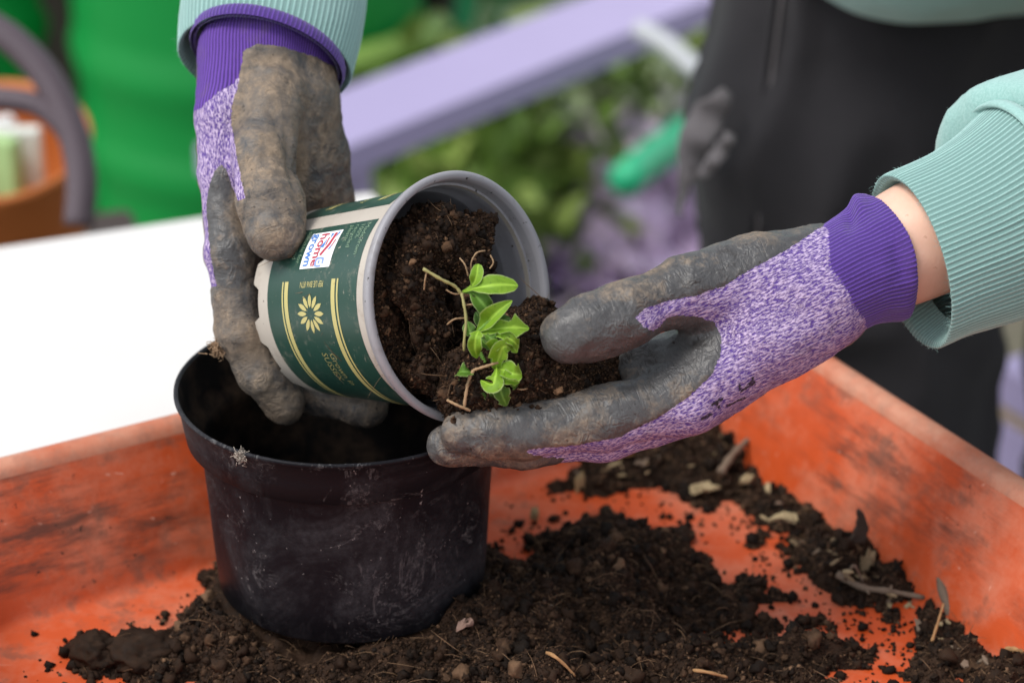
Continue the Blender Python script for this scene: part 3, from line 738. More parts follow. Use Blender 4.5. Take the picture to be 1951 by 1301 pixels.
CR = [pxring(1527, 570, 1.284, 22, 97, 20, -9, -.028), pxring(1545, 560, 1.285, 25, 101, 22, -9, -.029), pxring(1572, 546, 1.286, 27, 103, 24, -9, -.030), pxring(1612, 525, 1.287, 29, 105, 25, -9, -.031),
      pxring(1640, 512, 1.287, 31, 105, 25, -8, -.032), pxring(1664, 502, 1.288, 33, 113, 27, -8, -.034), pxring(1684, 494, 1.288, 34, 114, 27, -8, -.0345), pxring(1692, 490, 1.288, 33, 105, 26, -8, -.0325), pxring(1684, 493, 1.288, 31, 97, 24, -7, -.030), pxring(1650, 508, 1.288, 30, 95, 22, -7, -.029)]
RG = interp_rings(CR, 60)
V, F = tube(RG, 560, rib=84, amp=.010)
N_ = vnormals(V, F); PXv = (V - CAM) @ Rw.T; PXY = np.stack([PXv[:, 0] / PXv[:, 2] * FPX + 975.5, 650.5 - PXv[:, 1] / PXv[:, 2] * FPX], 1)
thg = np.tile(np.linspace(0, 2 * np.pi, 560, endpoint=False), 60); row = np.repeat(np.linspace(0, 1, 60), 560)
cen = np.repeat(np.array([r[0] for r in RG]), 560, 0); rad_ = V - cen
V = V + rad_ * (.05 * fbm(V, 40, 3, 21) + (.13 * np.exp(-((row - .76) / .09) ** 2) - .07 * np.exp(-((row - .56) / .07) ** 2)) * (.6 + .6 * vnoise(np.c_[np.cos(thg), np.sin(thg), 0 * thg], 1.3, 77)) + 0 + .05 * np.sin(row * 20 + 3 * np.sin(thg * 2)) * np.clip(row - .35, 0, 1) * .5)[:, None]
bmp = -.10 * np.exp(-((PXY[:, 0] - 1622) / 11) ** 2 - ((PXY[:, 1] - 415) / 26) ** 2) + .16 * np.exp(-((PXY[:, 0] - 1628) / 22) ** 2 - ((PXY[:, 1] - 385) / 30) ** 2)
V = V + rad_ * bmp[:, None]
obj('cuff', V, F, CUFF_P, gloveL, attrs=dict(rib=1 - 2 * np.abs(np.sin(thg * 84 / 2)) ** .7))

# ---- sweatshirt, with ribbed cuffs
def W4(x, y, d, r): return (*pw(x, y, d), r)
SHL = pw(2060, -760, 1.84); SHR = pw(1450, -800, 1.90)
arms = [[W4(1925, 400, 1.295, .056), W4(2010, 365, 1.31, .060), W4(2420, 130, 1.52, .064), (*SHL, .075)],
        [W4(535, -190, 1.475, .052), W4(560, -330, 1.52, .058), W4(800, -900, 1.75, .062), (*SHR, .075)]]
torso = [[W4(1752, -265, 1.745, .117), W4(1745, -560, 1.78, .120), W4(1720, -900, 1.84, .12)], [W4(1925, -275, 1.75, .117), W4(1900, -560, 1.78, .12), W4(1850, -900, 1.84, .12)], [(*SHR, .08), (*SHL, .08)], [W4(1740, -252, 1.655, .090), W4(1925, -258, 1.66, .090)], [W4(1740, -252, 1.655, .090), W4(1720, -900, 1.78, .12)]]
lo, hi = bounds(arms + torso, .02); fd = Field(lo, hi, .0075)
D = None
for c in torso + arms:
    x = fd.chain(c, .03); D = x if D is None else smin(D, x, .05)
# the sleeves are open where the cuffs are sewn on
def openplane(D, c, n, rad):
    p = c; s = sum((fd.P[k] - np.float32(p[k])) * np.float32(n[k]) for k in range(3))
    dist = np.sqrt(sum((fd.P[k] - np.float32(p[k])) ** 2 for k in range(3)))
    return np.where(dist < rad, np.maximum(D, s), D)
aL = pw(1925, 400, 1.295) - pw(2010, 365, 1.31); aL /= np.linalg.norm(aL)
aR = pw(535, -190, 1.475) - pw(560, -330, 1.52); aR /= np.linalg.norm(aR)
D = openplane(D, pw(1945, 392, 1.298), aL, .13); D = openplane(D, pw(536, -195, 1.478), aR, .12)
V, F = fd.mesh(D, 3); N = vnormals(V, F); V = V + N * (.006 * fbm(V, 11, 3, 5))[:, None]
shirt = obj('sweatshirt', V, F, FLEECE, person)
CUFFS = []
def ribcuff(CRs, m, nv, nr, amp, name, wob=.012):
    RGs = interp_rings(CRs, m); V, F = tube(RGs, nv, rib=nr, amp=amp)
    cen = np.repeat(np.array([r[0] for r in RGs]), nv, 0)
    V = V + (V - cen) * (1.6 * wob * fbm(V, 22, 3, 31) + 2.2 * wob * fbm(V, 9, 2, 35))[:, None]
    thg = np.tile(np.linspace(0, 2 * np.pi, nv, endpoint=False), m)
    o = obj(name, V, F, MINT_RIB, shirt, attrs=dict(rib=1 - 2 * np.abs(np.sin(thg * nr / 2)) ** .7)); CUFFS.append(o); return o
ribcuff([pxring(1790, 475, 1.287, 38, 140, 30, -12, -.033), pxring(1747, 496, 1.285, 45, 152, 33, -13, -.0385), pxring(1737, 499, 1.285, 49, 160, 35, -13, -.041), pxring(1735, 500, 1.285, 50, 163, 36, -13, -.042), pxring(1740, 498, 1.285, 51, 166, 37, -13, -.043),
         pxring(1790, 476, 1.287, 50, 168, 40, -13, -.045), pxring(1845, 452, 1.290, 49, 176, 42, -14, -.048), pxring(1895, 425, 1.293, 52, 186, 46, -15, -.052), pxring(1940, 398, 1.297, 55, 196, 50, -16, -.055), pxring(1975, 382, 1.303, 54, 196, 48, -16, -.053)], 70, 620, 100, .010, 'cuff')
ribcuff([pxring(515, 40, 1.40, 150, 16, 4, -58, -.028), pxring(507, 104, 1.388, 156, 19, 4, -64, -.032), pxring(505, 117, 1.385, 162, 20, 4, -70, -.034), pxring(505, 120, 1.3845, 164, 21, 4, -72, -.035), pxring(506, 115, 1.385, 166, 21, 4, -74, -.036),
         pxring(512, 72, 1.397, 171, 19, 5, -76, -.036), pxring(521, 10, 1.415, 176, 16, 5, -80, -.037), pxring(529, -90, 1.445, 178, 14, 5, -84, -.038), pxring(536, -200, 1.48, 172, 14, 5, -84, -.038)], 60, 620, 92, .008, 'cuff')
def fuzz(part, n, seed_):
    me = part.data; V = np.empty(len(me.vertices) * 3, np.float32); me.vertices.foreach_get('co', V); V = V.reshape(-1, 3).astype(float) + WL[part.name]
    No = np.empty(len(me.vertices) * 3, np.float32); me.vertices.foreach_get('normal', No); No = No.reshape(-1, 3).astype(float)
    cen = V.mean(0); No = No * np.sign(((V - cen) * No).sum(1, keepdims=True) + 1e-9)
    fv, ff = fibres(V, No, n, .0015, .0045, .00006, seed_, 1.2)
    o = obj('fuzz', fv, ff, FLEECE, shirt); o['kind'] = 'stuff'
# seam roll where the right-hand cuff joins the sleeve
RS = []
c_, u_, v_ = pxring(1938, 400, 1.297, 56, 199, 51, -16, -.056); axw = np.cross(u_, v_); axw /= np.linalg.norm(axw)
for k in range(9):
    t = k / 8 * 2 * math.pi; RS.append((c_ + axw * .0042 * math.sin(t), u_ * (1 + .035 * math.cos(t)), v_ * (1 + .035 * math.cos(t))))
V, F = tube(RS, 90); obj('seam', V, F, FLEECE, shirt)

# ---- body (one continuous figure under the clothes; only the wrist shows)
wr = [[W4(1600, 532, 1.287, .0165), W4(1660, 504, 1.287, .0212), W4(1760, 452, 1.288, .0258), W4(1925, 395, 1.30, .032), W4(2420, 130, 1.52, .042), (*SHL, .05)],
      [W4(510, 150, 1.372, .022), W4(512, 20, 1.40, .027), W4(540, -300, 1.51, .036), W4(800, -900, 1.75, .042), (*SHR, .05)],
      [W4(1840, -300, 1.76, .09), W4(1800, -850, 1.86, .095)], [(*SHR, .055), (*SHL, .055)]]
LEG1, LEG2 = pw(1640, 0, 1.775), pw(2240, 0, 1.83)
def legpt(L, z, dx=0, dy=0): return (L[0] + dx, L[1] + dy, z)
for L in (LEG1, LEG2):
    wr.append([(*legpt(L, -.02), .07), (*legpt(L, -.40, .03), .05), (*legpt(L, GZ + .07, .02), .035), (L[0] + .02, L[1] - .12, GZ + .035, .035)])
wr.append([W4(1840, -300, 1.76, .09), (*((LEG1 + LEG2) / 2 + np.array([0, .0, .05])), .08)])
lo, hi = bounds(wr, .02); fd = Field(lo, hi, .0078)
D = None
for c in wr:
    x = fd.chain(c, .02); D = x if D is None else smin(D, x, .025)
V, F = fd.mesh(D, 4); obj('body', V, F, SKIN, person)

# ---- trousers
tr = []
for L, s_ in ((LEG1, 1), (LEG2, -1)):
    tr.append([(L[0] + .012 * s_, L[1] + .01, .24, .108), (L[0], L[1], .05, .110), (L[0] + (.016 if s_ > 0 else .022), L[1], -.2, .099 if s_ > 0 else .088), (L[0] + (.034 if s_ > 0 else .026), L[1] - .01, -.42, .080), (L[0] + .02, L[1] + .01, GZ + .07, .075)])
tr.append([(LEG1[0] + .055, LEG1[1] + .02, .24, .105), (LEG1[0] + .034, LEG1[1] + .02, .02, .085), (LEG1[0] + .004, LEG1[1] + .02, -.10, .080)])
mid_ = (LEG1 + LEG2) / 2
tr.append([(mid_[0] + .02, mid_[1] + .01, .26, .11), (mid_[0] + .02, mid_[1] + .02, .03, .085)])
lo, hi = bounds(tr, .02); fd = Field(lo, hi, .0085)
D = fd.chain(tr[0], .02); D = smin(D, fd.chain(tr[1], .02), .02); D = smin(D, fd.chain(tr[2], .02), .05); D = smin(D, fd.chain(tr[3], .02), .035)
V, F = fd.mesh(D, 3); N = vnormals(V, F)
wrk = V * np.array([1, 1, .55]); fo = vnoise(wrk + .05 * np.stack([vnoise(V, 6, 61), vnoise(V, 6, 62), vnoise(V, 6, 63)], 1), 15, 40)
V = V + N * (.015 * (1 - np.abs(fo)) ** 3 + .006 * fbm(V, 9, 2, 44))[:, None]
trous = obj('trousers', V, F, TROUS, person)
def on_front(px_, py_, off=0.0):      # a point on the front of the trousers
    r = (pw(px_, py_, 1.0) - CAM) / near_(1.0)
    best = None
    T = np.linspace(1.5, 2.0, 500); P = CAM + r * T[:, None]; f_ = np.full(len(T), 1e9)
    for c in tr:
        for p, q_ in zip(c[:-1], c[1:]):
            a = np.array(p[:3]); ab = np.array(q_[:3]) - a; t = np.clip(((P - a) @ ab) / (ab @ ab), 0, 1)
            f_ = np.minimum(f_, np.linalg.norm(P - a - t[:, None] * ab, axis=1) - (p[3] + t * (q_[3] - p[3])))
    k = int(np.argmax(f_ < .004 + off)) if (f_ < .004 + off).any() else int(np.argmin(f_)); return P[k]
V, F = polytube(spline([on_front(x, y, .003) for x, y in ((1478, -20), (1466, 80), (1452, 200), (1440, 330), (1430, 460), (1425, 600))], 40), .0024, 8); obj('seam', V, F, TROUS, trous)
V, F = polytube(spline([on_front(x, y, .003) for x, y in ((1885, 20), (1884, 80), (1888, 130), (1905, 185))], 20), .003, 8); obj('seam', V, F, TROUS, trous)
def ribbon(pts, th, n=14):              # a flat strip of cloth: (x, y, d, half width in px)
    C_ = spline([pw(x, y, d) for x, y, d, w_ in pts], 24); W_ = np.interp(np.linspace(0, 1, 24), np.linspace(0, 1, len(pts)), [w_ for *_, w_ in pts]) / FPX * 1.65
    T = np.gradient(C_, axis=0); T /= np.linalg.norm(T, axis=1, keepdims=True); R_ = []
    for k in range(24):
        v = -FW + .5 * XH * math.sin(k * .6); v = v - T[k] * (v @ T[k]); v /= np.linalg.norm(v); u = np.cross(T[k], v); R_.append((C_[k] + v * .004 * math.sin(k * .9), u * W_[k], v * th))
    V, F = tube(R_, n); F = F.tolist() + [list(range(n))[::-1], [23 * n + q for q in range(n)]]; return V, F
V, F = merge([ribbon([(1385, 175, 1.722, 14), (1352, 215, 1.728, 34), (1328, 265, 1.735, 36), (1314, 315, 1.738, 27), (1301, 365, 1.738, 10), (1291, 412, 1.738, 4)], .0030),
              ribbon([(1390, 255, 1.712, 12), (1366, 300, 1.718, 16), (1342, 328, 1.724, 13), (1320, 318, 1.728, 9)], .0035)])
obj('pocket_flap', V, F, FLAPM, trous)
V, F = polytube(spline([on_front(x, y, .003) for x, y in ((1492, -20), (1479, 80), (1465, 200), (1453, 330), (1443, 460))], 40), .0011, 6); obj('seam', V, F, FLAPM, trous)

# ------------------------------------------------------------------ compost
def ico(sub=0):
    t = (1 + 5 ** .5) / 2
    V = np.array([(-1, t, 0), (1, t, 0), (-1, -t, 0), (1, -t, 0), (0, -1, t), (0, 1, t), (0, -1, -t), (0, 1, -t), (t, 0, -1), (t, 0, 1), (-t, 0, -1), (-t, 0, 1)], float)
    F = [(0, 11, 5), (0, 5, 1), (0, 1, 7), (0, 7, 10), (0, 10, 11), (1, 5, 9), (5, 11, 4), (11, 10, 2), (10, 7, 6), (7, 1, 8), (3, 9, 4), (3, 4, 2), (3, 2, 6), (3, 6, 8), (3, 8, 9), (4, 9, 5), (2, 4, 11), (6, 2, 10), (8, 6, 7), (9, 8, 1)]
    V /= np.linalg.norm(V[0])
    for _ in range(sub):
        cache = {}; V = V.tolist(); G = []
        def mp(a, b):
            k = (min(a, b), max(a, b))
            if k not in cache:
                m = (np.array(V[a]) + np.array(V[b])) / 2; V.append((m / np.linalg.norm(m)).tolist()); cache[k] = len(V) - 1
            return cache[k]
        for a, b, c in F:
            x, y, z = mp(a, b), mp(b, c), mp(c, a); G += [(a, x, z), (b, y, x), (c, z, y), (x, y, z)]
        F = G; V = np.array(V)
    return np.array(V), np.array(F)
ICO0, ICO1, ICO2, ICO3 = ico(0), ico(1), ico(2), ico(3)
def clods(P, S, base, seed, flat_=.75, rough=.38):
    """one irregular lump per point; returns V, F(tri), tone"""
    r = np.random.default_rng(seed); V0, F0 = base; n = len(P); nv = 10
    var = []
    for k in range(nv):
        d = 1 + rough * fbm(V0, 1.6, 3, seed + k * 7) + .26 * r.normal(size=len(V0))[:] * (len(V0) < 200)
        var.append(V0 * d[:, None] * np.array([1, r.uniform(.6, 1), r.uniform(flat_ * .7, 1)]))
    var = np.array(var); pick = r.integers(0, nv, n)
    Q = r.normal(size=(n, 4)); Q /= np.linalg.norm(Q, axis=1, keepdims=True); w_, x, y, z = Q.T
    Rm = np.stack([1 - 2 * (y * y + z * z), 2 * (x * y - z * w_), 2 * (x * z + y * w_), 2 * (x * y + z * w_), 1 - 2 * (x * x + z * z), 2 * (y * z - x * w_), 2 * (x * z - y * w_), 2 * (y * z + x * w_), 1 - 2 * (x * x + y * y)], 1).reshape(n, 3, 3)
    V = np.einsum('nij,nkj->nki', Rm, var[pick]) * S[:, None, None] + P[:, None, :]
    F = (F0[None] + (np.arange(n) * len(V0))[:, None, None]).reshape(-1, 3)
    tone = np.repeat(np.clip(r.normal(.36, .22, n) + (r.random(n) < .025) * .45 - .10 * (S > .0016), 0, 1.1), len(V0))
    return V.reshape(-1, 3), F, tone
def fibres(P, N, n, lmin, lmax, rad, seed, lift=.4):
    r = np.random.default_rng(seed); Vs, Fs, o = [], [], 0
    for k in range(n):
        i = r.integers(len(P)); d = r.normal(size=3); d -= N[i] * (d @ N[i]) * (1 - lift); d /= np.linalg.norm(d); L = r.uniform(lmin, lmax) * r.uniform(.4, 1)
        b = np.cross(d, N[i]) * r.normal() * .35
        pts = [P[i] + N[i] * rad + d * L * t + b * L * (t - .5) ** 2 + N[i] * L * .12 * math.sin(math.pi * t) for t in (0, .3, .65, 1)]
        V, F = tube([(p, np.cross(d, [.3, .4, .8]) * rad * w_, np.cross(d, np.cross(d, [.3, .4, .8])) * rad * w_) for p, w_ in zip(pts, (.6, 1, .9, .3))], 3)
        Vs.append(V); Fs.append(F + o); o += len(V)
    return np.concatenate(Vs), np.concatenate(Fs)
def tri(F): return np.concatenate([F[:, [0, 1, 2]], F[:, [0, 2, 3]]]) if F.shape[1] == 4 else F
def combine(parts):                    # [(V, F, tone, mat)]
    V, F, T, MI, o = [], [], [], [], 0
    for v, f, t, m in parts:
        f = tri(f); V.append(v); F.append(f + o); T.append(np.broadcast_to(t, (len(v),))); MI.append(np.full(len(f), m)); o += len(v)
    return np.concatenate(V), np.concatenate(F), np.concatenate(T), np.concatenate(MI)
def surf_sample(V, F, n, seed, wfun=None):
    r = np.random.default_rng(seed); F = tri(F); c = np.cross(V[F[:, 1]] - V[F[:, 0]], V[F[:, 2]] - V[F[:, 0]]); ar = np.linalg.norm(c, axis=1)
    wgt = ar * (wfun((V[F].mean(1)), c / (ar[:, None] + 1e-15)) if wfun else 1); k = r.choice(len(F), n, p=wgt / wgt.sum())
    u = r.random((n, 2)); u = np.where(u.sum(1, keepdims=True) > 1, 1 - u, u)
    return V[F[k, 0]] + u[:, :1] * (V[F[k, 1]] - V[F[k, 0]]) + u[:, 1:] * (V[F[k, 2]] - V[F[k, 0]]), c[k] / (ar[k, None] + 1e-15)

fuzz(CUFFS[0], 2600, 41); fuzz(CUFFS[1], 1500, 42); fuzz(shirt, 6000, 43)
# --- compost in the small pot and on the hand
spill = [ch((905, 735, 1.266, 20), (985, 700, 1.268, 20), (1085, 735, 1.280, 17), (1150, 735, 1.290, 13)),
         ch((1000, 640, 1.290, 14), (1040, 690, 1.285, 15), (1130, 705, 1.292, 13)),
         ch((905, 770, 1.264, 9), (1010, 760, 1.270, 10), (1100, 745, 1.276, 9)),
         ch((1030, 600, 1.318, 9), (990, 640, 1.300, 12))]
lumps = [ch((838, 460, 1.285, 19), (880, 470, 1.290, 14), (910, 440, 1.300, 9)), ch((815, 560, 1.262, 12), (838, 640, 1.258, 13)), ch((850, 660, 1.252, 10), (866, 672, 1.250, 10)), ch((845, 740, 1.255, 12), (820, 720, 1.256, 12)), ch((915, 590, 1.275, 12), (920, 520, 1.288, 10)), ch((790, 470, 1.265, 8), (770, 560, 1.255, 7))]
allc = spill + lumps; lo, hi = bounds(allc, .02); lo[0] -= .05; fd = Field(lo, hi, .0014)
q_ = [fd.P[k] - np.float32(cB[k]) for k in range(3)]
ta = sum(q_[k] * np.float32(PA[k]) for k in range(3)); r1_ = sum(q_[k] * np.float32(E1[k]) for k in range(3)); r2_ = sum(q_[k] * np.float32(E2[k]) for k in range(3))
plug = np.maximum(np.sqrt((r1_ + .006 * SZ) ** 2 + (r2_ + .012 * SZ) ** 2) - .0475 * SZ, np.maximum(ta - PL * .86 - .10 * (-r1_ - .02) - .12 * (-r2_), .03 - ta))
D = plug
for c in lumps: D = smin(D, fd.chain(c), .008)
inner = np.maximum(np.sqrt(r1_ ** 2 + r2_ ** 2) - (np.float32(PR0 - .0048) + (ta / np.float32(PL)) * np.float32(PR1 - PR0)), ta - PL * 1.02)
D = np.maximum(D, np.where(ta < PL * 1.02, inner, np.maximum(D, inner)))
S_ = None
for c in spill: S_ = fd.chain(c) if S_ is None else smin(S_, fd.chain(c), .008)
wallc = np.maximum(np.sqrt(r1_ ** 2 + r2_ ** 2) - np.float32(.0605), ta - PL * 1.0)      # spill behind the rim stays inside the pot
S_ = np.where((ta < PL * 1.005), np.maximum(S_, np.sqrt(r1_ ** 2 + r2_ ** 2) - (np.float32(PR0 - .0048) + (ta / np.float32(PL)) * np.float32(PR1 - PR0))), S_)
D = smin(D, S_, .006)
V, F = fd.mesh(D, 2); N = vnormals(V, F)
amp = .0022 * fbm(V, 110, 4, 51, .6) + .0014 * np.abs(vnoise(V, 260, 55))
V = c2w(V + N * amp[:, None]); F = F[:, ::-1]
def inpot(P, S=.0):
    t, r = pc_rt(P); return (t > 1.02) | (r + 1.6 * S < prad(t) - .0018)
tocam = lambda c, n: np.clip((n * (CAM - c)).sum(1) / np.linalg.norm(CAM - c, axis=1), .02, 1)
parts = [(V, F, .42 + .25 * fbm(V, 60, 2, 3), 0)]
P, Nn = surf_sample(V, F, 4000, 1, tocam); S = np.exp(rng.normal(math.log(.0011), .5, len(P))).clip(.0006, .0030); k = inpot(P, S); parts.append((*clods(P[k] + Nn[k] * S[k, None] * .2, S[k], ICO1, 2), 0))
P, Nn = surf_sample(V, F, 42000, 3, tocam); S = np.exp(rng.normal(math.log(.00042), .45, len(P))).clip(.00022, .0011); k = inpot(P, S); parts.append((*clods(P[k] + Nn[k] * S[k, None] * .5, S[k], ICO0, 4), 0))
P, Nn = surf_sample(V, F, 4000, 5, tocam); k = inpot(P); fv, ff = fibres(P[k], Nn[k], 700, .003, .010, .00017, 6); parts.append((fv, ff, .6, 1)); fv, ff = fibres(P[k], Nn[k], 70, .012, .026, .00022, 7); parts.append((fv, ff, .6, 1))
xf = rng.uniform(845, 1030, 46); P = np.array([c2w(pc(x, 821, 1.258) + np.array([0, .80, -.60]) * (.0105 + .0022 * np.clip((x - 880) / 120, -.3, 1)) * 1.0 + np.array([0, rng.normal() * .0022, rng.normal() * .002])) for x in xf])
parts.append((*clods(P, np.exp(rng.normal(math.log(.0009), .5, 46)).clip(.0004, .0022), ICO1, 8), 0))
V, F, T, MI = combine(parts)
ps = obj('potting_compost', V, F, [SOIL, FIBRE], pivot=pB, smooth=False, attrs=dict(tone=T), mi=MI); tag(ps, 'dark crumbly compost sliding out of the small pot into the glove', 'compost', kind='stuff')

# --- compost spilled in the tray
def gauss(px_, py_, hgt, sx, sy=None, rot=0.0):
    c = onz(px_, py_)[:2]; return (c, hgt * .001, sx * .001, (sy or sx) * .001, math.radians(rot))
HEAP = [gauss(1170, 1110, 26, 38, 30), gauss(1080, 1200, 24, 45, 30), gauss(900, 1235, 25, 45, 24), gauss(760, 1255, 23, 40, 22), gauss(600, 1285, 19, 45, 18), gauss(440, 1250, 22, 30, 18), gauss(395, 1215, 19, 14, 15), gauss(300, 1270, 9, 28, 16), gauss(1330, 1160, 20, 36, 26), gauss(1450, 1200, 17, 36, 22),
        gauss(1560, 1180, 10, 26, 8, -12), gauss(1500, 1260, 13, 50, 14), gauss(1660, 1275, 8, 34, 8, -10), gauss(1250, 1290, 20, 60, 22), gauss(1000, 1330, 20, 80, 26), gauss(700, 1330, 12, 60, 22), gauss(1300, 1090, 11, 18, 12), gauss(1420, 1130, 10, 18, 9), gauss(960, 1165, 14, 22, 14), gauss(880, 1170, 20, 16, 12),
        gauss(1165, 1040, 12, 20, 12), gauss(1700, 1190, 6, 36, 5, -5), gauss(1640, 1150, 7, 28, 6, -30)]
BACK = [gauss(1100, 905, 9, 30, 12, 25), gauss(1200, 880, 16, 30, 16, 28), gauss(1300, 862, 22, 28, 18, 20), gauss(1360, 880, 16, 18, 26), gauss(1420, 930, 12, 15, 24, -30), gauss(1490, 985, 13, 13, 26, -30), gauss(1560, 1040, 13, 13, 24, -30), gauss(1630, 1075, 16, 13, 24, -30), gauss(1690, 1125, 14, 14, 24, -30), gauss(1760, 1185, 13, 15, 24, -30), gauss(1840, 1230, 13, 16, 24, -30), gauss(1920, 1275, 13, 16, 28, -30), gauss(1560, 1110, 5, 14, 14), gauss(1450, 990, 6, 16, 10), gauss(1455, 958, 13, 13, 24, -30), gauss(1525, 1012, 13, 13, 24, -30), gauss(1597, 1060, 14, 13, 24, -30), gauss(1725, 1158, 13, 14, 24, -30), gauss(1800, 1210, 13, 14, 24, -30)]
GAPS = [gauss(1478, 1168, 16, 11, 7, -10), gauss(1610, 1218, 13, 34, 6, -6), gauss(1580, 1284, 12, 26, 5, -5), gauss(985, 1080, 12, 16, 16), gauss(1400, 1080, 8, 14, 8), gauss(1540, 1130, 6, 12, 6), gauss(640, 1300, 0, 5, 5)]
def hsum(X, Y, L):
    h = np.zeros_like(X)
    for c, hg, sx, sy, rot in L:
        dx, dy = X - c[0], Y - c[1]; u = dx * math.cos(rot) + dy * math.sin(rot); v = -dx * math.sin(rot) + dy * math.cos(rot)
        h = np.maximum(h, hg * np.exp(-.5 * ((u / sx) ** 2 + (v / sy) ** 2))) + .15 * hg * np.exp(-.5 * ((u / sx) ** 2 + (v / sy) ** 2))
    return h
def in_floor(X, Y, m=0.0):
    a = X * n1[0] + Y * n1[1]; b = X * n2[0] + Y * n2[1]
    return (a < A1 + m) & (b < B1 + m) & (a > A0 - m) & (b > B0 - m)
def height(X, Y):
    P = np.stack([X, Y, 0 * X], 1)
    h = hsum(X, Y, HEAP + BACK) - hsum(X, Y, GAPS); rp = np.hypot(X - BP[0], Y - BP[1]); h = np.maximum(h, .0235 * np.exp(-.5 * (np.maximum(rp - .066, 0) / .009) ** 2))
    nz = fbm(P, 55, 4, 70, .6); n2_ = fbm(P, 20, 2, 75)
    e = np.clip(h / .006, 0, 1)
    h = h * (1 + .42 * n2_ * np.clip(1 - h / .03, .25, 1)) + (.0034 * nz + .0016 * np.abs(vnoise(P, 170, 78))) * e - .0056 + .0046 * n2_ + .0028 * nz
    return np.where(rp < .0725, np.minimum(h, .0186), np.minimum(h, .034))
xs = np.arange(-.32, .42, .0018); ys = np.arange(.85, 1.36, .0018); X, Y = np.meshgrid(xs, ys, indexing='ij'); Hh = height(X.ravel(), Y.ravel())
ok = in_floor(X.ravel(), Y.ravel(), .004) & (np.hypot(X.ravel() - BP[0], Y.ravel() - BP[1]) > .050)
V = np.stack([X.ravel(), Y.ravel(), Hh], 1); i, j = np.meshgrid(np.arange(len(xs) - 1), np.arange(len(ys) - 1), indexing='ij'); a = (i * len(ys) + j).ravel()
F = np.stack([a, a + len(ys), a + len(ys) + 1, a + 1], 1)
F = F[(ok[F].all(1)) & (Hh[F].max(1) > .0008)]
use = np.unique(F); rm = -np.ones(len(V), int); rm[use] = np.arange(len(use)); V = V[use]; F = rm[F]; V[:, 2] = np.maximum(V[:, 2], .0003)
N = vnormals(V, F); N *= np.sign(N[:, 2:3] + 1e-9)
parts = [(V, F, .42 + .22 * fbm(V, 45, 3, 90), 0)]
seen = lambda c, n: np.clip(np.exp(-((c[:, 0] / c[:, 1]) / .24) ** 6), .01, 1) * (c[:, 1] > .95)
def clear(P, S): return (np.hypot(P[:, 0] - BP[0], P[:, 1] - BP[1]) > .0735 + S)
P, Nn = surf_sample(V, F, 6500, 11, seen); S = np.exp(rng.normal(math.log(.0012), .58, len(P))).clip(.0005, .0048); k = clear(P, S); parts.append((*clods(P[k] + np.array([0, 0, 1]) * S[k, None] * .35, S[k], ICO1, 12), 0))
P, Nn = surf_sample(V, F, 60000, 13, seen); S = np.exp(rng.normal(math.log(.00052), .45, len(P))).clip(.0003, .0014); k = clear(P, S); parts.append((*clods(P[k] + np.array([0, 0, 1]) * S[k, None] * .5, S[k], ICO0, 14), 0))
# loose crumbs on the bare plastic
n = 16000; Xc = np.stack([rng.uniform(-.3, .4, n), rng.uniform(.98, 1.32, n)], 1); hs_ = hsum(Xc[:, 0], Xc[:, 1], HEAP + BACK); cl = .5 + .5 * vnoise(np.c_[Xc, 0 * Xc[:, 0]], 26, 99)
k = in_floor(Xc[:, 0], Xc[:, 1], -.016) & (rng.random(n) < np.clip(hs_ / .0045, .05, 1) * np.clip(cl * 1.6, .08, 1)) & (np.hypot(Xc[:, 0] - BP[0], Xc[:, 1] - BP[1]) > .077); Xc = Xc[k]
S = np.exp(rng.normal(math.log(.0009), .6, len(Xc))).clip(.0004, .0042); parts.append((*clods(np.c_[Xc, S * .45], S, ICO0, 15), 0))
NV = np.tile([0, 0, 1.], (len(V), 1)); k = (V[:, 1] > .98) & (V[:, 2] > .002); fv, ff = fibres(V[k], NV[k], 3000, .003, .012, .00018, 16, .5); parts.append((fv, ff, .6, 1)); fv, ff = fibres(V[k], NV[k], 380, .010, .026, .00030, 19, .5); parts.append((fv, ff, .6, 1))
V, F, T, MI = combine(parts)
heap = obj('spilled_compost', V, F, [SOILG, FIBRE], pivot=(.05, 1.05, 0), smooth=False, attrs=dict(tone=T), mi=MI); tag(heap, 'brown compost spilled in a heap across the orange tray floor', 'compost', kind='stuff')
def hz(x, y): return max(0.0, float(height(np.array([x]), np.array([y]))[0]))
def gp(px_, py_, up=0.0):
    p = onz(px_, py_, .012)
    for _ in range(4): p = onz(px_, py_, hz(p[0], p[1]) + up)
    return p

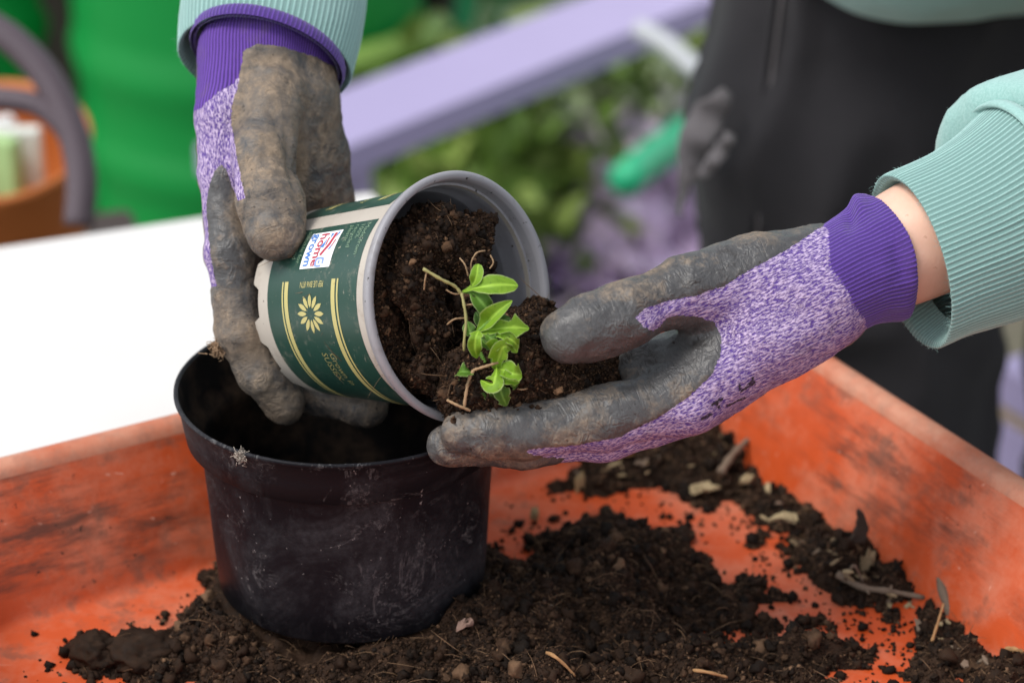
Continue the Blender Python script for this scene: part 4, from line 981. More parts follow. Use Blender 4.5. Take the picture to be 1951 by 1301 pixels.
# ------------------------------------------------------------------ seedling
seed = empty('seedling', pw(880, 640, 1.250)); tag(seed, 'small green leafy seedling lying on the compost at the pot mouth', 'seedling')
def leaf(pts, width, depth, mat, fold=.25, curl=0.0, teeth=0, prof=None, nu=26, nv=9, facing=None):
    C_ = spline([pc(x, y, depth + dz) for x, y, dz in pts], nu); T = np.gradient(C_, axis=0); T /= np.linalg.norm(T, axis=1, keepdims=True)
    nrm = np.array([0, .45, -1.0]) if facing is None else np.array(facing, float); V, rb = [], []
    w0 = width * near_(depth) / FPX / 2
    for i in range(nu):
        t = i / (nu - 1); side = np.cross(T[i], nrm); side /= np.linalg.norm(side); up = np.cross(side, T[i])
        f = (np.interp(t, *prof) if prof else math.sin(math.pi * min(1, t * .95 + .03) ** 1.15) ** 1.05) * w0
        if teeth: f *= 1.12 - .42 * ((t * teeth * 1.35) % 1.0) * (t > .2) * (t < .93)
        for j in range(nv):
            s = j / (nv - 1) * 2 - 1
            V.append(C_[i] + side * s * f + up * (fold * abs(s) ** 1.3 * f + curl * f * s + .10 * f * math.sin(9 * t + 3 * s))); rb.append(abs(s))
    F = [[i * nv + j, i * nv + j + 1, (i + 1) * nv + j + 1, (i + 1) * nv + j] for i in range(nu - 1) for j in range(nv - 1)]
    V = np.array(V); V2 = V + np.array([0, -.00005, .00028])
    n0 = len(V); F2 = [[a + n0 for a in f[::-1]] for f in F]
    return obj('leaf', c2w(np.concatenate([V, V2])), F + F2, mat, seed, attrs=dict(rib=np.array(rb + rb)))
PET = ([0, .28, .42, .6, .78, .92, 1], [.14, .20, .62, 1, .98, .6, .08])
Z = 1.246
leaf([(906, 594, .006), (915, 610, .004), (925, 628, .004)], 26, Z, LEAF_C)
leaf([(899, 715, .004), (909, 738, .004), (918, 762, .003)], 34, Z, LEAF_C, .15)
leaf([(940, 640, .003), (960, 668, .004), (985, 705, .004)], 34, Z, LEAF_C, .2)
leaf([(905, 640, .004), (895, 630, .004), (890, 612, .006)], 26, Z, LEAF_B)
leaf([(881, 557, 0), (899, 558, -.002), (918, 576, -.004), (936, 603, -.001)], 37, Z, LEAF_B, .2, prof=PET)
leaf([(881, 556, 0), (906, 549, -.006), (940, 543, -.009), (987, 544, -.006)], 41, Z, LEAF_A, .16, prof=PET)
leaf([(881, 556, 0), (900, 543, -.004), (908, 526, -.006), (911, 503, -.003)], 25, Z, LEAF_A, .45, prof=PET)
leaf([(908, 632, 0), (928, 616, -.004), (944, 598, -.008), (976, 573, -.008)], 34, Z, LEAF_A, .7, .25, 0)
leaf([(912, 632, 0), (940, 628, -.004), (968, 624, -.007), (1008, 626, -.003)], 46, Z, LEAF_A, .45, .15, 3, prof=([0, .25, .5, .68, .75, .88, 1], [.2, .45, .62, .55, 1, .5, .04]))
leaf([(960, 640, -.004), (972, 652, -.006), (985, 672, -.004)], 26, Z, LEAF_A, .4, -.2, 2)
leaf([(946, 712, -.003), (962, 722, -.008), (990, 728, -.006)], 28, Z, LEAF_A, .6, .3, 2)
leaf([(935, 690, 0), (950, 676, -.003), (958, 690, -.004)], 24, Z, LEAF_B, .4, .2, 0)
leaf([(935, 634, -.002), (960, 640, -.007), (978, 650, -.007), (988, 663, -.003)], 28, Z, LEAF_A, .3, .0, 2)
leaf([(925, 634, -.002), (935, 645, -.006), (947, 655, -.005)], 26, Z, LEAF_B, .3, .0, 2)
leaf([(909, 682, 0), (905, 664, -.006), (906, 645, -.009), (912, 630, -.006)], 34, Z, LEAF_A, .3, -.15, 1)
leaf([(944, 706, 0), (950, 684, -.006), (958, 662, -.010), (974, 664, -.006)], 34, Z, LEAF_A, .5, .5, 2)
leaf([(944, 704, 0), (962, 706, -.006), (978, 712, -.009), (994, 714, -.006)], 42, Z, LEAF_A, .55, .2, 1)
leaf([(948, 720, 0), (953, 740, -.004), (958, 756, -.003), (965, 773, .001)], 34, Z, LEAF_B, .3, .1, 2)
leaf([(946, 700, -.004), (944, 718, -.010), (936, 732, -.010), (916, 724, -.004)], 40, Z, LEAF_A, -.5, .35, 0)
leaf([(900, 708, 0), (890, 708, -.004), (880, 708, -.005), (871, 712, -.001)], 34, Z, LEAF_B, .5, .3, 3)
leaf([(890, 714, .001), (885, 724, 0), (884, 734, .002)], 22, Z, LEAF_B, .2)
leaf([(912, 640, .002), (922, 652, 0), (938, 664, .001)], 24, Z, LEAF_B, .4, .2, 2)
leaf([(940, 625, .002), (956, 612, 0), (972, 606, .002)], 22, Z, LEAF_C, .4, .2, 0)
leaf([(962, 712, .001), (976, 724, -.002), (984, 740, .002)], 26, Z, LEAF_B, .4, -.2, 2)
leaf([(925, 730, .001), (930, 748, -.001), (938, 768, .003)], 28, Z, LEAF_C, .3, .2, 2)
leaf([(936, 672, -.002), (942, 660, -.008), (952, 650, -.008)], 24, Z, LEAF_A, .7, .4, 0)
def stem(pts, r, mat, name='stem', dz=0.0):
    P = spline([pw(x, y, Z + d + dz) for x, y, d in pts], 16); k = 1 + .18 * np.sin(np.arange(16) * 2.1); V, F = polytube(P, r * k, 7); obj(name, V, F, mat, seed)
stem([(806, 512, -.010), (842, 533, -.008), (866, 545, -.004), (879, 560, -.002)], .0008, STEM)
stem([(879, 558, -.002), (884, 580, -.003), (888, 610, -.002), (885, 645, -.001), (884, 668, .002)], .00075, STEM)
stem([(908, 634, 0), (925, 618, -.003), (938, 606, -.005)], .0009, LEAF_B); stem([(915, 672, 0), (924, 690, .001)], .001, LEAF_B)
stem([(902, 705, -.004), (893, 725, -.004), (888, 750, -.004), (884, 778, -.002)], .0008, ROOTM)
stem([(950, 690, -.004), (925, 698, -.006), (902, 705, -.004)], .0007, ROOTM)
stem([(852, 762, -.002), (872, 772, -.004), (896, 782, -.002)], .0007, ROOTM)
for rt in ([(889, 558, 0), (866, 560, -.002), (850, 552, -.003)], [(886, 606, -.001), (866, 608, -.004), (852, 618, -.001)], [(884, 582, 0), (898, 580, -.002), (906, 582, 0)], [(898, 520, .012), (898, 500, .008), (908, 482, .008), (924, 478, .012)], [(876, 492, .008), (886, 505, .006), (892, 526, .008)], [(808, 552, -.004), (810, 532, -.008), (814, 514, -.008)],
           [(1030, 690, .012), (1024, 705, .004), (1036, 722, .004), (1056, 728, .010)], [(975, 738, .006), (995, 742, 0), (1010, 738, .006)], [(933, 512, .03), (940, 500, .03), (934, 486, .03)]):
    stem(rt, .0004, ROOTM, 'root')

# ------------------------------------------------------------------ bits lying in the tray
BARK = plain('dry_bark', (.20, .145, .085), .85, .45, 70, .2, .5); PALEB = plain('pale_bark', (.33, .26, .15), .85, .35, 60, .2, .5); ORNB = plain('orange_bark', (.36, .20, .09), .8, .3, 80, .2, .4)
TWIG = plain('grey_twig', (.17, .125, .09), .85, .4, 80, .2, .5); STONE = plain('tan_grit', (.38, .29, .15), .7, .25, 120)
def chip(name, label, cat, px_, py_, lx, ly, lz, yaw, mat, tilt=.2, seed_=0, up=0.0, group=None):
    r_ = np.random.default_rng(900 + seed_); n = 11; th = np.sort(np.linspace(0, 2 * np.pi, n, endpoint=False) + r_.uniform(-.22, .22, n))
    rr = r_.uniform(.62, 1.12, n); thick = lz if cat == 'pebble' else max(lz * .45, .0012); rows = []
    for f, z in ((.0, 0), (.55, .02), (.92, 0), (1.0, -.5), (.9, -1.0), (.0, -1.0)):
        x, y = np.cos(th) * rr * f * lx / 2, np.sin(th) * rr * f * ly / 2
        zz = z * thick + tilt * x + (.9 * y * y / ly - .35 * x * x / lx) + thick * .45 * r_.normal(size=n) * (f > .1) * (f < .99)
        rows.append(np.stack([x, y, zz], 1))
    V = np.concatenate(rows); F = [[a * n + k, a * n + (k + 1) % n, (a + 1) * n + (k + 1) % n, (a + 1) * n + k] for a in range(5) for k in range(n)]
    V[:, 2] -= V[:, 2].min(); c, s = math.cos(math.radians(yaw)), math.sin(math.radians(yaw)); V = V @ np.array([[c, s, 0], [-s, c, 0], [0, 0, 1]])
    if lz > max(lx, ly): V = V * np.array([1, 1, 1]); V = np.stack([V[:, 0], V[:, 1], V[:, 2]], 1)
    p = gp(px_, py_, up); o = obj(name, V + p - np.array([0, 0, .0006]), F, mat, smooth=False); return tag(o, label, cat, group)
def flake(name, label, cat, px_, py_, lx, ly, lz, yaw, mat, tilt=.2, seed_=0):      # stands on edge
    r_ = np.random.default_rng(950 + seed_); n = 9; V, F = [], []
    for k in range(n):
        t = k / (n - 1); w_ = lx / 2 * (1 - .75 * t ** 1.5) * r_.uniform(.8, 1.15); b = lx * .25 * math.sin(3 * t) + r_.normal() * lx * .04
        for sx, sy in ((-1, -1), (1, -1), (1, 1), (-1, 1)): V.append((b + sx * w_, sy * ly * .22 + tilt * lz * t * .5 + r_.normal() * ly * .04, t * lz))
    for k in range(n - 1): F += [[k * 4 + a, k * 4 + (a + 1) % 4, k * 4 + 4 + (a + 1) % 4, k * 4 + 4 + a] for a in range(4)]
    F += [[3, 2, 1, 0], [(n - 1) * 4 + a for a in range(4)]]
    V = np.array(V); c, s = math.cos(math.radians(yaw)), math.sin(math.radians(yaw)); V = V @ np.array([[c, s, 0], [-s, c, 0], [0, 0, 1]])
    return tag(obj(name, V + gp(px_, py_) - np.array([0, 0, .001]), F, mat, smooth=False), label, cat)
def twig(name, label, cat, pts, r, mat, taper=True):
    P = np.array([gp(x, y) + np.array([0, 0, z]) for x, y, z in pts]); P = spline(P, 14); rr = r * np.linspace(1, .6, 14) * (1 + .15 * np.sin(np.arange(14) * 1.7))
    V, F = polytube(P, rr, 8); return tag(obj(name, V, F, mat), label, cat)
chip('bark_chip', 'broad pale bark chip at the back corner of the tray', 'bark chip', 1342, 940, .020, .012, .004, 10, PALEB, .15, 1)
chip('dead_leaf', 'curled dry leaf against the right wall beside the broad bark chip', 'leaf', 1420, 925, .008, .017, .005, -30, PALEB, .2, 2)
twig('twig', 'short grey twig leaning above the broad pale bark chip', 'twig', [(1372, 918, .006), (1395, 900, .012), (1424, 882, .016)], .0028, TWIG)
chip('bark_chip', 'orange brown bark chip under the lower edge of the right glove', 'bark chip', 1196, 868, .009, .007, .005, 40, ORNB, .1, 3, .004)
chip('bark_chip', 'flat grey bark chip halfway along the debris by the right wall', 'bark chip', 1492, 996, .017, .007, .004, -12, PALEB, .1, 4)
chip('bark_chip', 'thick brown bark lump standing in the debris by the right wall', 'bark chip', 1652, 1085, .013, .008, .008, 35, BARK, .5, 5)
flake('bark_chip', 'dark upright bark flake propped against the orange right wall', 'bark chip', 1632, 1030, .010, .005, .020, 10, plain('dark_bark', (.035, .022, .015), .9, .3, 80), .1, 6)
twig('twig', 'long bent root lying along the foot of the right wall', 'twig', [(1595, 1105, .004), (1640, 1130, .004), (1690, 1140, .005), (1760, 1150, .004)], .0022, TWIG)
twig('twig', 'thin looped root beside the long bent root', 'twig', [(1610, 1112, .003), (1625, 1095, .006), (1640, 1120, .006), (1655, 1140, .003)], .0010, TWIG)
twig('twig', 'stout curved twig leaning up against the right wall', 'twig', [(1812, 1180, .002), (1795, 1160, .010), (1780, 1135, .020), (1778, 1125, .026)], .0030, TWIG)
twig('straw', 'pale straw stem in front of the leaning twig', 'straw', [(1775, 1230, .003), (1785, 1205, .006), (1795, 1180, .010)], .0009, ORNB)
chip('wood_shaving', 'yellow wood shaving in the lower right corner of the tray', 'wood shaving', 1930, 1245, .016, .005, .003, -35, ORNB, .2, 7)
flake('wood_shaving', 'slim pale shaving standing beside the yellow shaving', 'wood shaving', 1893, 1222, .005, .004, .014, 20, PALEB, .1, 8)
chip('wood_shaving', 'dull flat shaving in the debris below the leaning twig', 'wood shaving', 1850, 1245, .014, .004, .002, -25, PALEB, .1, 9)
chip('pebble', 'tan grit pebble nearest the lower glove edge', 'pebble', 1105, 938, .006, .005, .005, 0, STONE, 0, 10)
chip('pebble', 'tan grit pebble lying alone on the bare orange floor', 'pebble', 1018, 988, .006, .006, .005, 40, STONE, 0, 11)
chip('bark_chip', 'pinkish bark chip in the heap right of the black pot', 'bark chip', 884, 1196, .010, .008, .004, 30, plain('pink_bark', (.24, .15, .115), .8, .3, 60), .3, 12)
chip('bark_chip', 'pale bark chip in the heap beside the short stick', 'bark chip', 968, 1208, .009, .005, .004, -20, PALEB, .2, 13)
twig('stick', 'short dark stick poking from the heap centre', 'stick', [(1022, 1222, .003), (1038, 1200, .006), (1050, 1182, .009)], .0022, TWIG)
twig('straw', 'long pale straw at the bottom middle of the heap', 'straw', [(1022, 1252, .004), (1050, 1262, .005), (1075, 1278, .004), (1095, 1300, .004)], .0011, ORNB)
twig('straw', 'flat pale straw at the bottom right of the heap', 'straw', [(1305, 1284, .003), (1345, 1292, .004), (1385, 1299, .003)], .0011, ORNB)
for n_, (px_, py_, s_, lab) in enumerate(((184, 1240, .0125, 'round dark compost lump at the left end of the spill'), (268, 1242, .0155, 'wide smooth compost lump second from the left end of the spill'), (398, 1100, .0065, 'small compost lump beside the foot of the black pot'), (1218, 1005, .0055, 'ragged compost lump above the heap on the orange floor'), (1300, 1018, .006, 'flat dark compost lump to the right above the heap'))):
    V0, F0 = ICO3; d = 1 + .22 * fbm(V0, 1.5, 4, 300 + n_) + .05 * fbm(V0, 7, 2, 310 + n_); V = V0 * d[:, None] * s_ * np.array([1.15 if n_ in (1, 4) else 1, 1, .72 if n_ == 0 else .55]); V = V + V / np.linalg.norm(V, axis=1, keepdims=True) * (.0019 * fbm(V, 380, 4, 320 + n_, .65))[:, None]
    p = onz(px_, py_, s_ * .5); p[2] = s_ * .5
    o = obj('compost_lump', V + p, F0, SOILG, smooth=False, attrs=dict(tone=np.full(len(V0), .34) + .2 * fbm(V0, 5, 2, 8))); tag(o, lab, 'compost lump')
r9 = np.random.default_rng(77); lit = []
for k in range(60):
    t = r9.random(); px_, py_ = (1130 + 250 * t + r9.normal() * 18, 905 - 70 * t + r9.normal() * 14) if k < 24 else (1400 + 480 * t + r9.normal() * 12, 925 + 330 * t + r9.normal() * 18)
    L = r9.uniform(.004, .012); n = 9; th = np.sort(r9.uniform(0, 2 * np.pi, n)); rr = r9.uniform(.6, 1.1, n); yaw = r9.uniform(0, 6.28); tl_ = r9.uniform(-.5, .6); asp = r9.uniform(.3, .6)
    rows = []
    for f, z in ((0, .0006), (1, 0), (.95, -.0009), (0, -.0012)):
        x, y = np.cos(th) * rr * f * L / 2, np.sin(th) * rr * f * L * asp / 2; rows.append(np.stack([x * math.cos(yaw) - y * math.sin(yaw), x * math.sin(yaw) + y * math.cos(yaw), z + tl_ * x + .3 * abs(tl_) * L / 2 + 60 * y * y], 1))
    F = [[a * n + q_, a * n + (q_ + 1) % n, (a + 1) * n + (q_ + 1) % n, (a + 1) * n + q_] for a in range(3) for q_ in range(n)]
    lit.append((np.concatenate(rows) + gp(px_, py_, .0012), F))
V, F = merge(lit); bl = obj('bark_litter', V, F, [BARK, PALEB, TWIG], pivot=(.15, 1.2, 0), smooth=False, mi=np.repeat(np.arange(60) % 3, 27)); tag(bl, 'small bark and leaf scraps strewn along the far side of the tray', 'bark litter', kind='stuff')
# fluff on the pot rim and on the finger
def fluff(label, c, r, mat, seed_):
    r_ = np.random.default_rng(seed_); Vs, Fs, o = [], [], 0
    for k in range(130):
        p = c + r_.normal(size=3) * r * .36; pts = [p + r_.normal(size=3) * r * .22 * t for t in (0, .5, 1, 1.3)]
        V, F = polytube(spline(pts, 5), .00016, 4); Vs.append((V, F))
    V, F = merge(Vs); return tag(obj('fluff_tuft', V, F, mat), label, 'fluff')
LINT = plain('grey_lint', (.36, .31, .26), .95, .3, 100)
a_p = math.atan2(-1, -.62); fluff('grey tuft of fluff caught on the front rim of the black pot', BP + np.array([.0885 * math.cos(a_p), .0885 * math.sin(a_p), BH - .002]), .0038, LINT, 1)
fluff('tuft of straw coloured fibres stuck to the bent finger over the pot', pw(417, 662, 1.334), .006, plain('straw_lint', (.34, .22, .13), .9, .4, 100), 2)

# ------------------------------------------------------------------ behind the table
LILAC = plain('lilac_paint', (.37, .32, .52), .5, .06, 8); LILAC_D = plain('lilac_paint_side', (.46, .40, .62), .5, .06, 8)
GBIN = plain('green_bin_plastic', (.002, .24, .042), .4, .12, 4, .45); TEAL = plain('teal_green_plastic', (.02, .42, .20), .4, .1, 6, .45)
DKG = plain('dark_green_plastic', (.008, .15, .060), .45, .15, 6); TERRA = plain('orange_bucket_plastic', (.48, .14, .03), .55, .12, 8); HOSE = plain('grey_purple_handle', (.085, .062, .075), .5, .1, 10)
BROWN = plain('dark_brown_post', (.045, .030, .026), .7, .2, 10); PALE = plain('pale_pipe', (.44, .46, .48), .45, .05, 8); REDP = plain('coral_red_plastic', (.62, .12, .07), .45, .15, 9); SAGE = plain('sage_pole', (.30, .38, .33), .5, .08, 9)
# big ribbed water butt
def bin_(c, r, h, mat, label, ribs=(.2, .34, .62, .8), band=None):
    e = empty('water_butt', (c[0], c[1], GZ)); tag(e, label, 'water butt')
    pr = [(r * .86, 0), (r * .88, .01)]
    for k in range(1, 40):
        z = h * k / 40; rr = r * (.88 + .12 * k / 40)
        for q_ in ribs: rr += .012 * math.exp(-((k / 40 - q_) / .02) ** 2)
        pr.append((rr, z))
    V, F = lathe(pr, 64, (c[0], c[1], GZ)); obj('barrel', V, F, mat, e)
    V, F = lathe([(r * 1.005, h * .975), (r * 1.05, h * .975), (r * 1.05, h * 1.01), (r * .98, h * 1.03), (0, h * 1.035)], 64, (c[0], c[1], GZ)); obj('lid', V, F, mat, e)
    return e
b1 = onz(487, 420, GZ); bcen = pw(483, 200, 3.55); bn = bin_(bcen, .270, 1.0, GBIN, 'large bright green ribbed water butt behind the white table')
hv = [np.array([bcen[0] + .283 * math.cos(t), bcen[1] + .283 * math.sin(t), pw(725, 85, 3.35)[2]]) for t in np.linspace(-1.15, -.25, 12)]
V, F = polytube(hv, .022, 8); obj('handle', V, F, plain('yellow_green_handle', (.20, .33, .06), .5), bn)
bin_(pw(-75, 100, 3.7), .20, .98, GBIN, 'narrow green water butt at the left edge behind the dark handle')
bin_(pw(1000, -40, 4.6), .28, .62, DKG, 'dark green water butt beyond the lilac bench', ribs=(.4, .8))
def post(px_, d, wpx, mat, label, cat, py_=60, lean=0.0, h=1.1, name='wooden_post'):
    p = pw(px_, py_, d); r = wpx / FPX * d / 2; top = np.array([p[0] + lean, p[1], GZ + h]); bot = np.array([p[0] - lean, p[1], GZ])
    V, F = polytube([bot + (top - bot) * t for t in np.linspace(0, 1, 6)], r, 10); return tag(obj(name, V, F, mat), label, cat)
V, F = box((*pw(105, 60, 3.6)[:2], GZ), .05, .05, 1.05, .2, .004); tag(obj('wooden_post', V, F, BROWN, smooth=False), 'dark brown post between the two green water butts', 'post')
post(850, 3.75, 80, BROWN, 'dark pole leaning behind the lilac bench', 'pole', 20, .05, .95, 'dark_pole')
post(915, 3.9, 55, SAGE, 'sage green pole leaning right behind the lilac bench', 'pole', 20, .16, .98, 'sage_pole')
# orange bucket with grey handle on the left
rc_ = pw(-22, 262, 2.12); tl = math.radians(16); bax = np.array([0, -math.sin(tl), math.cos(tl)]); be2 = np.array([0, math.cos(tl), math.sin(tl)]); bb_ = rc_ - bax * .135
bk = empty('bucket', bb_); tag(bk, 'orange bucket holding white and green packets at the left edge', 'bucket')
bc = np.array([bb_[0], bb_[1], GZ]); rk = .0905 / .088
V, F = lathe([(0, 0), (.062 * rk, 0), (.066 * rk, .004), (.075 * rk, .05), (.083 * rk, .120), (.086 * rk, .124), (.088 * rk, .131), (.084 * rk, .135), (.079 * rk, .129), (.075 * rk, .09), (.063 * rk, .012), (0, .008)], 48, bb_, bax, np.array([1., 0, 0]), be2, caps=False); obj('tub', V, F, TERRA, bk)
for nm, pts, r in (('handle', [(-60, 30, 1.93), (20, 75, 1.93), (90, 150, 1.93), (138, 250, 1.93), (155, 340, 1.93), (150, 430, 1.93)], .0125), ('handle', [(-60, 185, 1.93), (20, 190, 1.93), (80, 205, 1.93), (130, 255, 1.93), (150, 330, 1.935)], .0095)):
    V, F = polytube(spline([pw(*p) for p in pts], 24), r, 12); obj(nm, V, F, HOSE, bk)
stool = empty('plant_stand', (bc[0], bc[1], GZ)); tag(stool, 'low brown stand under the orange bucket behind the white table', 'stand')
SHZ = bb_[2] - .05; V, F = box((bc[0], bc[1], SHZ), .26, .26, .029, .3); obj('shelf', V, F, BROWN, stool, smooth=False)
for sx in (-1, 1):
    for sy in (-1, 1):
        V, F = box((bc[0] + .1 * sx, bc[1] + .1 * sy, GZ), .03, .03, SHZ - .0005 - GZ, 0, .002); obj('leg', V, F, BROWN, stool, smooth=False)
for k, (x, y, col, lab) in enumerate(((-14, 268, (.72, .72, .70), 'white seed packet standing in the orange bucket'), (34, 284, (.66, .68, .62), 'pale grey packet leaning in the orange bucket'), (-2, 300, (.34, .52, .22), 'pale green packet at the front of the orange bucket'))):
    p = pw(x, y, 2.145 - .018 * k); V, F = box((p[0], p[1], p[2] - .035), .042, .014, .055, .5 - k * .5, .002); tag(obj('seed_packet', V, F, plain('packet_paper_%d' % k, col, .6, .1, 40), smooth=False), lab, 'packet')
# lilac bench: sloping plank top with a side board and end leg
bench = empty('bench', pw(700, 420, 2.9) * np.array([1, 1, 0]) + np.array([0, 0, GZ])); tag(bench, 'pale lilac painted plank bench crossing behind the pots', 'bench')
BZ = -.30
q0, q1, q2, q3 = onz(640, 290, BZ), onz(1395, -18, BZ), onz(1150, -24, BZ), onz(600, 190, BZ)
ed = (q1 - q0); ed /= np.linalg.norm(ed); q0 = q0 - ed * .085; q1 = q0 + ed * 1.05; nrm_ = np.array([-ed[1], ed[0], 0]); wd = abs((q3 - q0) @ nrm_); q2, q3 = q1 + nrm_ * wd, q0 + nrm_ * wd
def slab(poly, z0, z1):
    V = np.array([[p[0], p[1], z] for z in (z0, z1) for p in poly]); n = len(poly)
    return V, [list(range(n))[::-1], list(range(n, 2 * n))] + [[j, (j + 1) % n, n + (j + 1) % n, n + j] for j in range(n)]
V, F = slab([q0, q1, q2, q3], BZ - .035, BZ); obj('plank', V, F, LILAC, bench, smooth=False)
for t in (.10, .95):
    a = q0 + ed * t; V, F = slab([a + nrm_ * .03, a + ed * .075 + nrm_ * .03, a + ed * .075 + nrm_ * (wd - .03), a + nrm_ * (wd - .03)], GZ, BZ - .0355); obj('leg', V, F, LILAC, bench, smooth=False)
# lilac crate behind the legs
p = pw(2195, 835, 2.35); cr = empty('crate', (p[0], p[1], GZ)); tag(cr, 'lilac storage box with a tan lid edge behind the legs at the right', 'box')
V, F = box((p[0], p[1], GZ), .22, .20, p[2] + .005 - GZ, .5, .005); obj('box_side', V, F, LILAC, cr, smooth=False)
V, F = box((p[0], p[1], p[2] + .006), .225, .205, .012, .5, .003); obj('lid_edge', V, F, plain('tan_strip', (.34, .25, .16), .6), cr, smooth=False)
V, F = box((p[0], p[1], p[2] + .019), .23, .21, .05, .5, .006); obj('lid', V, F, LILAC, cr, smooth=False)
# white hoop, red bucket, green bucket, watering can
V, F = polytube(spline([pw(1215, 55, 3.0), pw(1270, 85, 2.98), pw(1320, 130, 2.96), pw(1370, 210, 2.95), (*pw(1420, 330, 2.95)[:2], GZ + .01)], 24), .0125, 12); tag(obj('pipe', V, F, PALE), 'pale curved plastic pipe beside the black trousers', 'pipe')
V, F = lathe([(0, 0), (.07, 0), (.095, .17), (.10, .175), (.10, .19), (.088, .185), (.066, .012)], 40, (*onz(1322, 80, GZ + .14)[:2], GZ + .06), caps=False); rb = tag(obj('bucket', V, F, REDP), 'coral red bucket far back beside the black trousers', 'bucket')
V, F = box((*onz(1322, 80, GZ + .14)[:2], GZ), .3, .3, .059, .3); tag(obj('paving_slab', V, F, plain('grey_slab', (.25, .24, .23), .85), smooth=False), 'grey slab under the coral red bucket', 'slab')
V, F = lathe([(0, 0), (.085, 0), (.10, .2), (.106, .205), (.106, .222), (.095, .215), (.08, .01)], 40, (*onz(1120, 165, GZ + .12)[:2], GZ), caps=False); tag(obj('plant_pot', V, F, DKG), 'dark teal pot among the foliage under the lilac bench', 'plant pot')
V, F = lathe([(0, 0), (.075, 0), (.09, .15), (.095, .155), (.095, .17), (.085, .165), (.07, .01)], 40, (*onz(970, 245, GZ + .1)[:2], GZ), caps=False); tag(obj('plant_pot', V, F, TEAL), 'small teal pot half hidden in leaves below the bench edge', 'plant pot')
wc = empty('watering_can', (*onz(1420, 330, GZ + .20)[:2], GZ)); tag(wc, 'bright teal watering can with its spout pointing left behind the trousers', 'watering can')
wcc = WL[wc.name]
V, F = lathe([(0, 0), (.085, 0), (.09, .02), (.08, .22), (.05, .26), (.045, .26)], 40, wcc, caps=False); obj('body', V, F, TEAL, wc)
V, F = polytube(spline([wcc + np.array([-.02, 0, .12]), onz(1330, 258, GZ + .30), onz(1255, 292, GZ + .34), onz(1190, 342, GZ + .36)], 16), np.linspace(.026, .021, 16), 14); obj('spout', V, F, TEAL, wc)
hz_ = spline([wcc + np.array([.06, 0, .05]), wcc + np.array([.15, 0, .12]), wcc + np.array([.14, 0, .26]), wcc + np.array([.03, 0, .27])], 16); V, F = polytube(hz_, .012, 10); obj('handle', V, F, TEAL, wc)
# bushy plants
def bush(name, label, cat, px_, py_, d, R_, Hh_, n, ls, mats, seed_, flowers=None, group=None):
    r = np.random.default_rng(seed_); k_ = 3.55 / d; R_, Hh_, ls = R_ * k_, Hh_ * k_, ls * k_; c = onz(px_, py_, GZ + Hh_ * .55); base = np.array([c[0], c[1], GZ]); e = empty(name, base); tag(e, label, cat, group)
    def quads(n, rr, zlo, ls, seed2):
        r = np.random.default_rng(seed2); th = r.uniform(0, 2 * np.pi, n); ph_ = np.arccos(r.uniform(-.1, 1, n)); rad = rr * r.uniform(.55, 1.08, n) ** .6 * (1 + .3 * np.sin(3 * th + seed2) * np.sin(ph_ * 3))
        ls = ls * 1.35; P = base + np.stack([rad * np.sin(ph_) * np.cos(th), rad * np.sin(ph_) * np.sin(th), zlo + Hh_ * .35 + (Hh_ * .65) * (rad / rr) * np.cos(ph_)], 1)
        u = r.normal(size=(n, 3)); u /= np.linalg.norm(u, axis=1, keepdims=True); v = np.cross(u, r.normal(size=(n, 3))); v /= np.linalg.norm(v, axis=1, keepdims=True); L = ls * r.uniform(.6, 1.3, n)[:, None]
        w_ = np.cross(u, v) * L * .12
        V = np.stack([P, P + u * L * .5 + v * L * .28 + w_, P + u * L, P + u * L * .5 - v * L * .28 + w_], 1).reshape(-1, 3); F = np.arange(n * 4).reshape(-1, 4); return V, F
    for k, m in enumerate(mats):
        V, F = quads(n // len(mats), R_ * (1 - .06 * k), 0, ls, seed_ * 10 + k); obj('foliage', V, F, m, e, smooth=False)
    if flowers:
        V, F = quads(flowers[0], R_ * 1.05, Hh_ * .06, flowers[2] * k_, seed_ * 10 + 7); obj('flowers', V, F, flowers[1], e, smooth=False)
    V, F = polytube([base, base + np.array([.005, 0, Hh_ * .5]), base + np.array([0, .01, Hh_ * .8])], .008, 6); obj('stem', V, F, BROWN, e)
G1 = plain('olive_leaves', (.28, .38, .09), .6, .25, 20); G2 = plain('deep_leaves', (.13, .23, .035), .6, .3, 20); G3 = plain('greygreen_leaves', (.42, .51, .29), .65, .2, 20); G4 = plain('lime_leaves', (.38, .48, .15), .6, .2, 20)
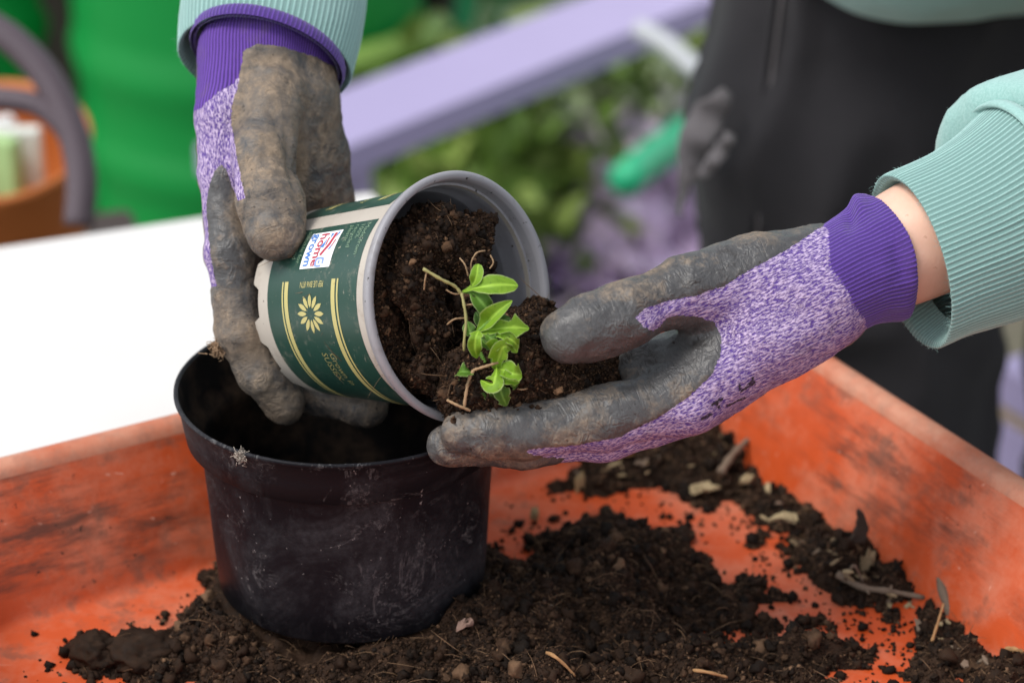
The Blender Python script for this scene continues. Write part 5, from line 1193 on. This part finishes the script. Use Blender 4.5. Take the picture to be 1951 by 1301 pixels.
FLW = plain('lilac_petals', (.86, .70, .90), .7, .12, 20); FLD = plain('purple_petals', (.24, .14, .34), .7, .2, 20)
for a in (('bushy_plant', 'dark green bushy plant directly behind the tipped grey pot', 'plant', 880, 350, 3.05, .17, .30, 900, .05, [G2, G1], 1),
          ('bushy_plant', 'deep green leafy plant left under the bench', 'plant', 770, 330, 2.95, .12, .26, 600, .045, [G2, G4], 2),
          ('bushy_plant', 'grey green plant with pale leaf tips under the middle of the bench', 'plant', 1030, 215, 3.2, .13, .30, 700, .045, [G3, G1], 3),
          ('bushy_plant', 'pale grey green bush between the dark bush and the teal spout', 'plant', 1125, 310, 2.95, .13, .27, 700, .042, [G3, G2], 4),
          ('bushy_plant', 'olive green bush on the right under the pale pipe', 'plant', 1245, 170, 3.35, .16, .34, 800, .05, [G1, G4], 5),
          ('bushy_plant', 'dark low plant under the pale grey green bush', 'plant', 1010, 400, 2.85, .10, .16, 500, .05, [G2, G1], 6),
          ('bushy_plant', 'olive plant behind the watering can spout', 'plant', 1345, 195, 3.1, .12, .22, 600, .05, [G1, G2], 7),
          ('bushy_plant', 'lime green low plant among the lilac flowers', 'plant', 1185, 540, 2.62, .060, .08, 240, .035, [G4, G3], 8)):
    bush(*a)
for a in (('flowering_plant', 'large pale lilac flower clump left of the black trousers', 'plant', 1262, 418, 2.72, .135, .16, 120, .035, [G3], 11, (1000, FLW, .055)),
          ('flowering_plant', 'lilac flower clump beside the rim of the grey pot', 'plant', 1085, 485, 2.65, .085, .11, 60, .03, [G3], 12, (600, FLW, .045)),
          ('flowering_plant', 'deep purple flower clump low between the two lilac clumps', 'plant', 1125, 545, 2.55, .055, .09, 120, .03, [G2], 13, (150, FLD, .035)),
          ('flowering_plant', 'purple and lilac flower clump against the trouser leg', 'plant', 1320, 500, 2.6, .07, .10, 100, .03, [G3], 14, (320, FLW, .04)),
          ('flowering_plant', 'dark purple flower clump under the pale lilac one', 'plant', 1235, 520, 2.52, .05, .08, 120, .03, [G2], 15, (130, FLD, .035))):
    bush(*a)
